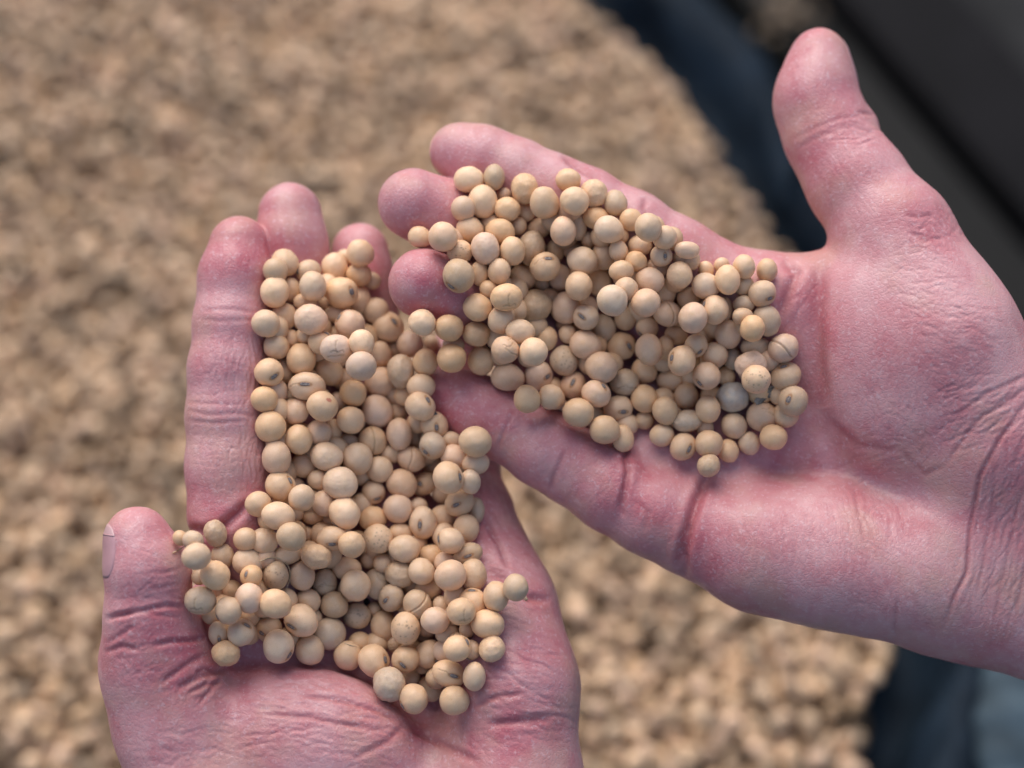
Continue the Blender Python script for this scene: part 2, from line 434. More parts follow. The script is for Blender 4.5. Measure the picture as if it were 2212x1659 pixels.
        fam = [  # cx cy rx ry n angle jitter length depth width
            (515, 800, 70, 65, 34, 90, 6, 90, 0.144, 0.28), (510, 990, 70, 80, 26, 90, 7, 80, 0.144, 0.30), (490, 800, 80, 110, 30, 0, 8, 60, 0.063, 0.28),
            (515, 560, 60, 70, 26, 80, 25, 40, 0.054, 0.28), (490, 1010, 80, 120, 30, 2, 8, 70, 0.063, 0.3),
            (690, 1510, 170, 55, 60, 8, 8, 90, 0.140, 0.36), (560, 1590, 200, 60, 60, 4, 14, 70, 0.112, 0.36), (800, 1590, 170, 70, 60, 14, 16, 70, 0.112, 0.36),
            (1100, 1420, 90, 90, 60, 22, 9, 80, 0.140, 0.34), (1120, 1540, 100, 80, 50, 14, 12, 80, 0.112, 0.36), (960, 1600, 120, 60, 50, 50, 45, 45, 0.098, 0.34),
            (1100, 1250, 70, 90, 34, 30, 10, 60, 0.098, 0.34), (1070, 1110, 40, 90, 16, 60, 12, 50, 0.108, 0.34),
            (290, 1430, 60, 80, 60, 60, 30, 36, 0.063, 0.30), (340, 1430, 80, 50, 40, -28, 14, 60, 0.077, 0.30), (290, 1370, 60, 60, 50, -20, 25, 40, 0.063, 0.28), (420, 1490, 70, 40, 40, -30, 30, 40, 0.112, 0.32),
            (330, 1280, 80, 60, 40, -8, 20, 60, 0.091, 0.32), (320, 1180, 60, 60, 40, 35, 12, 50, 0.049, 0.28), (400, 1620, 110, 60, 40, 10, 25, 50, 0.098, 0.34), (630, 500, 60, 70, 12, 90, 20, 40, 0.054, 0.3),
        ]
        bl = [(515, 540, 70, 0.35), (627, 480, 80, 0.35), (778, 560, 70, 0.45), (330, 1330, 110, 0.25), (430, 1450, 120, 0.45), (520, 1130, 90, 0.3), (1080, 1150, 130, 0.4), (1080, 1540, 120, 0.3), (600, 1480, 160, 0.25), (900, 1570, 100, 0.15)]
        seed = 3
    else:
        f = Field(pt(770, 1560, -47), np.array([pt(2680, 300, -20)[0], pt(1100, 20, 0)[1], 32.0]), H)
        fg = f.group()
        fingers = [
            ([(990, 328, -18, 7.2), (1050, 352, -17, 8.1), (1116, 378, -16, 8.6), (1190, 412, -15, 8.8), (1264, 445, -14, 9.1), (1362, 498, -13, 9.5), (1462, 560, -13, 9.8), (1620, 650, -14, 11)],
             [(1030, 343, -16.8, 7.5)]),
            ([(892, 440, -10, 8.7), (960, 470, -13, 9.0), (1050, 515, -18, 9.2), (1180, 585, -21, 9.6), (1400, 705, -21, 10.2), (1590, 765, -19, 11)], []),
            ([(914, 612, -3, 8.5), (980, 640, -8, 8.8), (1060, 690, -14, 9.2), (1170, 755, -19, 9.8), (1370, 868, -21, 10.4), (1550, 935, -20, 11)], []),
            ([(955, 852, -15, 7.3), (1020, 880, -13.5, 8.0), (1100, 922, -12, 8.6), (1170, 963, -11, 9.0), (1245, 1009, -10.5, 9.3), (1330, 1062, -10, 9.9), (1400, 1105, -9, 10), (1500, 1140, -9, 11.3)],
             [(1040, 892, -11.5, 7.6), (1175, 970, -9, 8.2), (1315, 1055, -8, 9.0), (1420, 1110, -7, 9.6)]),
            ([(1770, 118, -21, 6.7), (1765, 175, -20, 8.1), (1768, 235, -19, 9.1), (1792, 300, -17, 10.0), (1850, 395, -13, 11.4), (1932, 508, -8, 12.8), (2020, 720, -3, 16.8)],
             [(1752, 215, -18.5, 8.6)]),
        ]
        for i, (pts, pads) in enumerate(fingers):
            g = f.group(); f.chain(g, pts, 5.5 if i == 4 else 3.0, pads); fg = smin(fg, g, 0.7)
        f.ell(fg, pt(1862, 272, -18), (3.4, 3.0, 4.0), 3.5, 30)
        pg = f.group()
        for a, b in (((1620, 650, -14, 11), (2150, 900, -10, 15)), ((1590, 765, -19, 11), (2150, 980, -10, 15)),
                     ((1550, 905, -21, 11), (2150, 1080, -10, 15)), ((1500, 1140, -9, 11.3), (1640, 1192, -6, 12.8)),
                     ((1640, 1192, -6, 12.8), (1800, 1214, -4, 14.2)), ((1800, 1214, -4, 14.2), (1950, 1236, -4, 14.8)), ((1950, 1236, -4, 14.8), (2080, 1278, -8, 15.2)),
                     ((2060, 1270, -8, 15.2), (2860, 1510, -14, 22)), ((2080, 1120, -9, 18), (2900, 1320, -12, 26)), ((2120, 950, -6, 18.5), (2900, 1130, -10, 26)),
                     ((1932, 508, -8, 13.0), (2030, 745, -3, 17.5)), ((2030, 745, -2, 17.5), (2120, 930, -5, 19)),
                     ((1700, 640, -14, 9.5), (1830, 625, -10, 9.5)), ((1400, 1000, -17, 9.5), (1560, 1010, -17, 10.5)), ((1230, 880, -21, 7), (1430, 980, -18, 9))):
            f.cone(pg, pt(*a[:3]), pt(*b[:3]), a[3], b[3], 9.0)
        f.ell(pg, pt(1985, 790, -3), (25, 33, 17), 4.0, 12)
        f.ell(pg, pt(1800, 1190, -5), (34, 15, 13), 7.0, -8)
        f.F = smin(fg, pg, 4.0)
        folds = [
            ([(1702, 306), (1735, 288), (1769, 273), (1819, 252), (1869, 250)], 0.10, 0.5), ([(1720, 322), (1760, 300), (1800, 280)], 0.12, 0.5), ([(1840, 268), (1865, 280), (1890, 288)], 0.25, 0.5), ([(1850, 240), (1872, 244), (1890, 250)], 0.2, 0.5),
            ([(1352, 950), (1350, 985), (1358, 1015), (1350, 1055), (1342, 1092), (1346, 1120)], 0.9, 0.8), ([(1370, 1080), (1400, 1110), (1390, 1150)], 0.2, 0.7),
            ([(1110, 885), (1098, 915), (1085, 940), (1075, 975)], 0.22, 0.6), ([(1222, 970), (1210, 1000), (1196, 1030), (1190, 1060)], 0.25, 0.6),
            ([(1545, 1000), (1524, 1038), (1506, 1082), (1489, 1134), (1476, 1195), (1480, 1258)], 1.5, 1.15), ([(1490, 1130), (1470, 1170), (1462, 1230)], 0.35, 0.8),
            ([(1774, 548), (1768, 620), (1765, 700), (1770, 800), (1785, 880)], 0.9, 1.6), ([(1690, 560), (1720, 590), (1700, 640), (1680, 690)], 0.8, 1.2),
            ([(2230, 850), (2157, 954), (2116, 1031), (2095, 1148), (2089, 1236), (2063, 1288), (2037, 1364)], 0.55, 0.5),
            ([(2240, 990), (2200, 1090), (2180, 1180), (2160, 1280), (2140, 1380)], 0.2, 0.45), ([(2240, 800), (2133, 850), (2060, 900)], 0.25, 0.5), ([(2240, 825), (2110, 910), (2040, 1007)], 0.25, 0.6),
            ([(2240, 1120), (2215, 1230), (2190, 1340)], 0.28, 0.5), ([(2150, 1000), (2140, 1120), (2120, 1240), (2105, 1300)], 0.2, 0.45),
            ([(1940, 965), (1970, 1000), (1999, 1025), (2040, 1007)], 0.22, 0.7), ([(1842, 1040), (1852, 1090), (1870, 1180)], 0.2, 0.5), ([(1780, 900), (1850, 960), (1940, 975)], 0.35, 0.9),
            ([(1954, 463), (1985, 470), (2020, 462)], 0.22, 0.5), ([(1960, 500), (2000, 520), (2050, 512)], 0.18, 0.5), ([(1940, 1290), (1935, 1330), (1932, 1370)], 0.2, 0.5),
            ([(1212, 332), (1240, 358), (1300, 392)], 0.5, 0.8), ([(1395, 425), (1390, 450), (1400, 480)], 0.3, 0.8),
        ]
        fam = [
            (1990, 600, 80, 80, 50, 15, 18, 50, 0.10, 0.29), (2060, 720, 110, 90, 70, 12, 14, 60, 0.11, 0.29), (1950, 850, 120, 120, 70, 88, 10, 70, 0.07, 0.29), (1990, 910, 90, 80, 60, 60, 50, 34, 0.09, 0.28),
            (1900, 1130, 120, 80, 70, 62, 22, 60, 0.10, 0.29), (1750, 1180, 180, 60, 70, 80, 8, 80, 0.09, 0.31), (1600, 1200, 100, 60, 30, 84, 10, 60, 0.07, 0.31), (1950, 1290, 120, 60, 40, 75, 15, 60, 0.09, 0.31),
            (2160, 1180, 70, 180, 80, 104, 8, 110, 0.15, 0.30), (2200, 1000, 60, 160, 50, 118, 10, 110, 0.15, 0.30), (2110, 880, 90, 90, 50, -25, 10, 90, 0.15, 0.30),
            (1830, 380, 70, 90, 30, 60, 14, 60, 0.07, 0.31), (1760, 200, 60, 90, 24, 70, 20, 50, 0.04, 0.29), (1850, 280, 50, 40, 20, 10, 18, 36, 0.14, 0.31), (2020, 500, 60, 60, 40, 20, 40, 36, 0.12, 0.29),
            (1270, 1040, 160, 80, 40, 120, 14, 60, 0.06, 0.33), (1110, 930, 110, 60, 24, 118, 14, 50, 0.06, 0.31), (1420, 1160, 70, 70, 24, 100, 20, 50, 0.07, 0.31), (1850, 1000, 130, 70, 50, -18, 12, 90, 0.07, 0.31),
            (1200, 360, 160, 70, 18, 30, 10, 60, 0.04, 0.34), (1740, 650, 60, 80, 20, 110, 18, 60, 0.09, 0.34),
        ]
        bl = [(990, 340, 90, 0.25), (892, 450, 90, 0.4), (914, 620, 100, 0.45), (1000, 870, 130, 0.35), (1350, 1060, 110, 0.45), (1490, 1150, 110, 0.4), (1760, 290, 100, 0.25), (1950, 470, 110, 0.12), (1770, 760, 140, 0.25), (1720, 620, 80, 0.4), (1700, 1150, 160, 0.2)]
        seed = 11
    V, Q = f.mesh()
    V = relax(V, Q, 3)
    N = normals(V, Q)
    V = V + N * (0.09 * nz3(V, 0.30, seed) + 0.015 * nz3(V, 1.1, seed + 1))[:, None]
    P = project(V)
    V, red = carve(V, N, P, folds, fam, seed)
    N = normals(V, Q)
    blood = np.full(len(V), 0.30)
    for (x, y, r, s) in bl: blood += s * np.exp(-((P[0] - x) ** 2 + (P[1] - y) ** 2) / r ** 2)
    return V, Q, N, red, blood

def hand_object(kind, name, label):
    V, Q, N, red, blood = build_hand(kind)
    base = V.mean(0); W = to_world(V); o0 = to_world(base)
    me = mesh_np(name, W - o0, Q, M_SKIN)
    attr(me, 'crease', red); attr(me, 'blood', blood)
    o = bpy.data.objects.new(name, me); link(o); o.location = o0
    tag(o, label, 'hand', 'cupped hands holding soybeans')
    return o, V, N, Q
left_hand, VL, NL, QL = hand_object('left', 'hand', 'cupped hand reaching up from the bottom edge, its thumb at the left side')
right_hand, VR, NR, QR = hand_object('right', 'hand', 'open hand reaching in from the right edge, thumb raised and fingers pointing left')

# fingernails: thin curved plates fitted to the skin at the back of the thumb tips
from mathutils.bvhtree import BVHTree
def nail(parent, V, Q, a, b, mid, half, lift, t0, t1):
    tree = BVHTree.FromPolygons([tuple(v) for v in V], [tuple(int(i) for i in q) for q in Q])
    a = pt(*a); b = pt(*b); L = np.linalg.norm(b - a); ax = (b - a) / L
    e1 = np.array([1.0, 0, 0]); e1 -= ax * (e1 @ ax); e1 /= np.linalg.norm(e1); e2 = np.cross(ax, e1)
    if e2[2] < 0: e2 = -e2
    def grid(ts, inset):
        P = []; nu, nv = 16, len(ts)
        for t in ts:
            for i in range(nu + 1):
                u = i / nu * 2 - 1; v = (t - t0) / (t1 - t0) * 2 - 1; th = R(mid + half * u * (1 - 0.38 * abs(v) ** 3.5))
                s = t + 0.06 * u * u * (v < 0) * -v
                c = a + ax * (L * s); n = e1 * math.cos(th) + e2 * math.sin(th)
                h = tree.ray_cast(Vector(c + n * 25), Vector(-n))[0]
                h = np.array(h) if h is not None else c + n * 7
                P.append(h + n * (lift * (1 - 0.85 * abs(u) ** 6) * (1 - 0.7 * max(0, v) ** 4) - inset))
        P = np.array(P).reshape(nv, nu + 1, 3)
        for _ in range(3): P[1:-1, 1:-1] = 0.2 * (P[1:-1, 1:-1] + P[:-2, 1:-1] + P[2:, 1:-1] + P[1:-1, :-2] + P[1:-1, 2:])
        F = [(j * (nu + 1) + i, j * (nu + 1) + i + 1, (j + 1) * (nu + 1) + i + 1, (j + 1) * (nu + 1) + i) for j in range(nv - 1) for i in range(nu)]
        return P.reshape(-1, 3), np.array(F)
    o0 = np.array(parent.location); made = None; q = t0 + 0.17 * (t1 - t0)
    for nm, ts, m in (('fingernail', np.linspace(q, t1, 14), M_NAIL), ('nail_edge', np.linspace(t0, q + 0.03, 6), M_NAILTIP)):
        Vt, Ft = grid(ts, 0.0); Vb, Fb = grid(ts, 0.7)
        me = mesh_np(nm, to_world(np.concatenate([Vt, Vb])) - o0, np.concatenate([Ft, Fb[:, ::-1] + len(Vt)]), m)
        bm = bmesh.new(); bm.from_mesh(me)
        bmesh.ops.bridge_loops(bm, edges=[e for e in bm.edges if e.is_boundary]); bmesh.ops.recalc_face_normals(bm, faces=bm.faces); bm.to_mesh(me); bm.free()
        o = bpy.data.objects.new(nm, me)
        if made is None: link(o, parent); made = o
        else: link(o, made)
nail(left_hand, VL, QL, (300, 1112, 10), (320, 1245, 10), 165, 42, 0.22, 0.06, 0.90)
nail(right_hand, VR, QR, (1772, 72, -21), (1764, 205, -20), -14, 40, 0.30, 0.06, 0.90)
# ------------------------------------------------------------------ soybeans held in the hands
# each bean traced from the photograph: tile x, tile y, half width, half height, layer (2 lies on top), options
#   h=x:y:angle scar seen there, a=angle of the long axis, t=tone, m=mesh, n=label
TILES = {'A': (75, 150), 'B': (225, 325), 'C': (75, 475), 'D': (300, 543), 'E': (350, 100), 'F': (550, 250), 'G': (475, 300), 'H': (525, 150)}
TR = {
'A': """1548 833 98 98 2|2105 760 97 97 2 t=p|1720 895 100 82 1 h=1640:900:80|1915 868 90 105 1 t=p|1990 790 60 62 0|2095 918 88 85 1 t=o|1472 1045 105 112 2 t=p|1590 1030 76 86 0
1753 1005 102 104 2 t=p|1968 1053 119 108 2 h=2052:1050:60 t=p n=plump oval soybean with a dark scar at its right tip, below the ring finger|2095 1105 84 98 1|2192 965 66 62 0|1407 1278 98 103 2|1545 1225 90 98 1|1700 1115 85 62 0
1740 1250 113 113 2 t=k m=w n=round pinkish soybean with a wrinkled patch facing up, right of the index finger|1850 1130 62 60 0|1920 1215 85 62 0|2025 1285 122 92 1 t=k h=1940:1240:120 a=-10|1485 1450 98 90 2|1590 1395 78 70 0|1668 1545 111 111 2 t=o
1815 1420 88 92 1 h=1862:1348:0|1930 1465 119 102 2 t=k m=c n=soybean with a torn, cracked coat on top of the pile below the ring finger|2115 1420 88 98 2 t=p|1695 1365 70 62 0""",
'B': """1150 215 78 96 1|1203 15 108 112 2 h=1255:-25:60|1454 -17 94 94 2 t=p|1652 20 101 96 2 t=o|1855 66 97 92 2 t=o|1365 140 95 96 1 t=k m=w|1250 180 60 62 0|1520 135 60 60 0 t=o|1685 150 85 60 0
1478 275 92 98 2 t=o|1670 245 104 108 2 t=o n=large golden round soybean, middle of the bridge between the two hands|1888 260 98 107 2|2065 185 98 100 2 t=k m=c|2085 385 118 98 2 t=k|325 350 109 99 2 h=378:378:-28 n=soybean whose dark scar slants at its lower right, beside the lower index finger crease|440 340 72 90 0
602 450 130 100 2 h=600:436:2 m=k n=broad flat soybean with a dark horizontal scar and a hairline crack|770 345 104 98 1 t=o|1005 302 112 104 2 t=k|1145 420 115 105 1 t=k|1300 345 96 120 1 t=y m=l|945 500 92 98 1 t=o|290 548 94 96 2 t=o|455 555 74 78 0
520 635 104 92 1 h=440:655:60 m=c t=k|718 598 111 106 2 n=pale soybean with one red brown spot near its top right m=s x=spot|830 560 56 74 0|900 370 58 66 0|925 700 98 99 1|1125 637 110 117 2 t=k|1270 635 72 76 0|1330 520 82 72 0|1440 600 94 113 2 h=1496:545:82 n=upright oval soybean with a dark scar, against the little finger of the right hand
1545 740 96 96 1 h=1565:755:85|335 752 116 112 2 t=o|690 795 92 95 2 t=k|800 775 58 84 0|545 845 97 105 2 t=o|1090 855 98 108 1 m=g t=o n=golden soybean split by a deep groove down its middle|1285 805 93 113 2 m=w t=k n=oval soybean with fine parallel wrinkles all across it|1395 810 68 90 0|905 865 80 64 0
1530 890 97 96 2 t=y h=1480:935:45|1845 860 122 108 2 a=12 t=o n=large scratched golden soybean leaning on the right hand's little finger|1690 970 96 84 1 t=k|1850 1020 98 78 1|1665 850 72 66 0|380 980 110 120 2 t=k|750 970 113 106 2 t=p m=w|585 1035 92 90 1|978 985 109 113 2 t=p|1220 950 74 72 0
1375 990 101 91 2 m=g t=k a=8|1530 1040 80 66 0|1140 1065 98 92 1 t=p|1645 1127 112 113 2 h=1738:1115:85 n=round pale soybean with a long dark scar along its right edge|1810 1155 72 95 1|410 1190 115 104 2 h=495:1145:80|565 1275 95 98 2|690 1140 80 72 1|850 1165 122 115 2 t=p m=w n=big pale soybean with faint parallel streaks, in the middle of the left pile
1095 1235 92 82 2 h=1132:1275:0|1305 1170 110 104 2 t=k|1465 1175 78 98 1 h=1440:1165:45 t=o|1730 1310 110 92 2 h=1700:1322:-25 a=-10|1850 1370 65 90 1 t=y|245 1320 98 90 2|395 1408 116 100 2|730 1315 82 92 1 t=k m=w|880 1392 118 110 2 t=p h=808:1468:15|1275 1355 103 103 2 t=k
1090 1430 105 87 1 t=o|1425 1340 66 70 0|645 1410 76 62 0|1460 1458 97 112 2 h=1440:1470:95 a=90 t=p n=upright oval soybean whose grey scar faces straight up like a slit|1605 1425 88 93 1|1780 1500 94 101 2|490 1560 102 106 2 t=y|290 1592 98 95 2|600 1545 56 82 0|790 1570 110 90 2 h=800:1610:2 m=c
935 1620 95 95 2 t=o m=w|1130 1575 103 102 2 t=p x=spot n=very pale round soybean dotted with tiny dark specks|1295 1535 84 76 0|1660 1590 100 96 2 h=1575:1575:60|1325 1650 108 97 2 t=p|760 1440 52 46 0""",
'C': """1035 430 82 98 2 t=y m=l a=80|870 480 84 66 1 t=y|775 465 60 62 0 t=y|895 600 107 97 2|1090 595 80 86 1 t=y|1035 740 104 103 2|920 750 60 70 0|1275 640 108 98 1|1560 590 116 70 1|1300 745 80 82 2 h=1270:725:100 t=o|1480 740 98 102 2 t=y x=spot
1672 745 92 105 2 t=k|1780 600 108 90 2 m=l|925 925 112 105 2 t=y m=c n=grey brown soybean with dark hairline cracks, beside the left thumb|1065 865 50 60 0|1160 840 70 62 1|1285 908 103 106 2 t=k n=pinkish pale round soybean lying on the pile beside the left thumb's knuckle|1480 950 112 105 2|1130 1000 101 95 2 h=1045:1045:20|1005 1030 68 72 0|1290 1040 80 72 0
1715 930 100 84 1|1840 795 92 96 1 t=y m=c|2070 815 110 110 2 t=p|2005 690 106 88 1|1912 957 97 95 2 t=y|2080 1040 105 90 1 t=y x=spot|1665 1073 131 110 2 t=p h=1595:1105:12 m=k n=big pale oval soybean with a dark scar and short crack at its lower left|1430 1135 101 88 1 h=1380:1155:18|1875 1170 120 118 0 t=y
1060 1175 76 95 1 h=1075:1215:80|1225 1160 102 90 2 h=1280:1105:15|1115 1317 99 90 2 m=l t=o|1500 1265 119 117 2 h=1590:1325:125 t=p|1730 1290 108 106 2 t=p|2010 1330 98 108 1""",
'D': """970 100 95 88 1 t=o|1240 84 110 80 1 h=1240:90:-22 t=y|740 230 106 98 1 t=y m=l|898 210 93 95 2 t=p|1110 238 116 112 2 t=k n=large rosy round soybean near the right end of the left pile|1280 235 98 112 1 m=w n=soybean with pale wavy ridges partly under a rosy round bean|565 300 90 108 0 t=y|510 125 72 62 0|610 150 72 66 0
675 405 98 92 2 h=630:415:-42 a=-25 t=y|865 455 105 103 2 t=y m=g a=40|945 345 102 80 1|1445 395 98 106 2|1590 330 97 96 2 t=y n=outermost soybean at the right end of the left pile, a scrap of husk beside it|1270 440 106 100 1 h=1268:348:5|1190 505 103 102 2 m=c|1385 598 117 108 2|998 570 106 95 2 t=k|778 630 111 114 2 x=spot n=flat topped round soybean with dark brown flecks|615 610 86 105 1
1090 665 90 82 1|1045 460 74 60 0|1230 640 56 64 0|550 490 52 62 0|545 870 109 120 2 h=633:850:92|692 740 56 66 1 m=c|778 857 98 103 2 h=764:892:52 n=round soybean whose dark scar runs down to the right, low in the left pile|958 820 104 107 1 h=1012:868:55|1160 775 100 96 2 h=1236:725:95 x=spot|1262 790 60 86 1 h=1240:860:10
1415 782 93 95 2 m=l|920 690 66 62 0|1098 965 121 98 2 a=14 h=1150:968:18 m=k n=oval soybean with an open crack running into its dark scar|1285 985 83 107 2|660 1045 118 122 2 t=y m=l n=large greyish wrinkled soybean lowest left of the bottom cluster|820 985 58 72 0|905 910 58 56 0|960 1070 88 98 1 t=y|838 1150 108 103 2 h=752:1195:40|1140 1160 107 106 2 n=lowest soybean of all, resting on the left palm""",
'E': """877 585 107 92 2 a=-15 t=p n=pale oval soybean highest on the right pile, left of a greyer one|1063 570 78 94 2 t=y|980 750 108 118 2 t=p|1138 700 60 46 0|1288 655 98 109 1 m=l|1160 805 92 85 2 t=o|1435 758 104 116 2|1610 590 88 86 2|1657 745 100 100 2 t=p|1800 685 95 100 1 m=l|1960 760 82 93 2 t=y|1300 830 62 74 0|515 1010 84 76 1|685 1010 111 105 2 t=k
885 955 98 92 2|1107 970 104 92 2 m=w|1240 930 60 72 0|1395 945 90 74 1|1572 968 98 104 2 t=k|1680 940 62 92 1 t=y|1815 870 90 82 1 t=o|1910 955 109 96 2 t=p|2075 885 86 80 1|2200 940 97 101 2|1995 1000 56 76 0|1760 1030 66 62 0|810 1120 98 82 1 m=l x=spot|998 1095 105 114 2 t=k m=w|1197 1115 95 102 2 t=o
1337 1092 101 126 1 t=y m=l n=large grey crumpled soybean in the upper part of the right pile|1510 1115 70 86 0|1650 1110 76 62 0|1715 1185 105 98 2 t=p|1870 1150 92 98 1|1980 1110 66 76 1|2110 1190 78 73 1 t=o|2140 1070 90 74 0|800 1297 113 121 2 h=750:1382:35 t=y m=k n=big soybean with a diagonal scratch and dark lower edge, touching the right ring fingertip|955 1280 66 90 0
1100 1265 83 91 1|1270 1310 96 94 1|1438 1230 105 98 2 h=1465:1172:-12 m=k t=o n=soybean whose grey scar lies at its top, just above the middle of the right pile|1555 1310 86 95 1 t=k|1687 1373 102 103 2 t=p|1840 1340 86 108 1 t=o|2000 1260 92 76 1|1935 1477 106 115 2 t=p|2040 1390 82 80 1|1155 1455 117 103 2 m=c|1365 1518 118 120 1 t=y m=l n=large drab soybean with pitted skin, left of a scarred small bean
1410 1350 56 72 0|1590 1535 110 112 1 t=k|1740 1600 97 90 2 a=35 h=1703:1600:38 t=p n=small pale soybean with a brown rimmed scar and a tuft at its left end|940 1530 98 101 2 t=o|1020 1395 70 62 0|1115 1590 96 86 1""",
'F': """735 225 103 92 2 t=k|790 130 82 76 1 t=k|860 310 70 90 1|705 390 109 103 2 t=k|955 185 89 97 2 m=w|1148 265 98 98 2|1310 220 86 106 2|1020 355 88 76 1|820 45 80 76 1 h=845:50:85|1010 70 95 84 1 t=y m=l n=brown stained crumpled soybean at the root of the right index finger|1430 125 86 86 1|1600 150 80 83 2|1265 110 62 56 0|1150 145 66 58 0|1430 265 72 78 0 t=y
1565 320 103 85 2 h=1620:358:0|1600 520 96 112 1 t=y a=60|1430 400 80 62 0 t=y|1420 490 76 64 1|1492 580 91 93 2 t=o|1215 440 96 107 2 h=1135:398:55 t=p|1290 440 56 86 1|1053 500 106 108 2 t=k n=smooth round soybean in the centre right of the right pile, slightly rosy|865 470 96 96 1 m=g t=k|555 505 82 86 1 t=o|715 570 91 73 2 h=655:612:25 t=p|930 625 86 74 1|1312 620 92 107 2 t=k|1150 615 62 76 0
1515 715 106 78 0 t=y|1722 725 108 104 2 m=g t=k a=-50 n=soybean with a fine seam across it, rightmost in the upper right of the right pile|400 570 86 97 1 t=y|130 620 62 70 1|262 700 116 103 2 t=k|525 710 102 104 2 h=580:712:52 n=golden tan soybean with a bold dark scar in the middle of the right pile|730 735 98 112 2 m=w t=k|850 720 62 86 1|1075 705 86 80 2 h=1100:755:130|1215 775 98 90 1 t=p|970 815 95 110 2 h=897:795:95|1480 850 116 100 1 m=l t=k
1520 955 110 100 2 m=l x=spot t=p n=lumpy pitted soybean with dark pinholes, sitting against another wrinkled one|1740 930 108 100 1 h=1710:860:0 t=y|105 815 98 106 1 t=y m=l x=spot|380 865 113 109 2 t=k|550 980 111 96 1 t=y m=c n=grey shrivelled soybean with dark cracks between two smooth ones|695 890 93 92 0|1155 930 97 100 2 h=1095:985:40 t=k|1345 800 66 80 0 t=y|1300 930 64 70 1|885 965 96 79 1
170 995 92 100 1 m=c h=165:975:115 t=k|340 1060 100 101 2 h=396:1000:90 t=k n=round soybean with a nearly black scar at its top right|1003 1080 89 98 2|700 1098 101 99 2 t=o|1350 1085 116 113 2 t=y m=l x=mould n=blue grey mouldy soybean in the lower right of the right pile|1793 1115 106 109 2 h=1745:1100:-65 t=y n=rightmost soybean of the right pile, its scar on the left|35 1090 72 86 1|210 1198 109 107 2 t=o|505 1165 103 93 2 h=541:1193:8
850 1185 88 100 2 t=o|1165 1175 94 96 2|1565 1228 113 108 2 m=c t=k a=-20|695 1255 73 64 1|1010 1260 106 82 1 t=y m=l|1358 1295 93 93 2|405 1325 108 103 2 t=o|540 1390 76 96 1|825 1365 91 83 1|1140 1310 82 56 0 t=y|982 1450 93 104 2 h=1020:1465:-65 n=upright soybean with a slanting scar at its lower right, low in the right pile|1170 1430 99 101 2
1315 1480 76 82 1|1470 1425 76 81 2|1648 1380 97 95 2 t=o|1170 1590 82 82 2 t=y m=l n=lowest soybean of the right pile, resting in the palm crease""",
'G': """190 150 97 96 1|335 235 100 88 1|525 285 82 86 0 t=o|430 385 107 101 2 t=p|470 555 104 94 1 h=540:565:-20 t=k|385 730 94 102 2 t=o|555 715 86 95 1|640 770 50 44 0|655 180 56 60 0""",
'H': """1030 645 90 86 1|1195 738 90 62 1 t=k""",
}
TONES = {'d': (0.745, 0.500, 0.309), 'p': (0.809, 0.557, 0.355), 'o': (0.745, 0.479, 0.273), 'y': (0.584, 0.415, 0.273), 'k': (0.745, 0.500, 0.335)}
TWORD = {'d': 'tan', 'p': 'cream', 'o': 'golden', 'y': 'greyish', 'k': 'pinkish'}

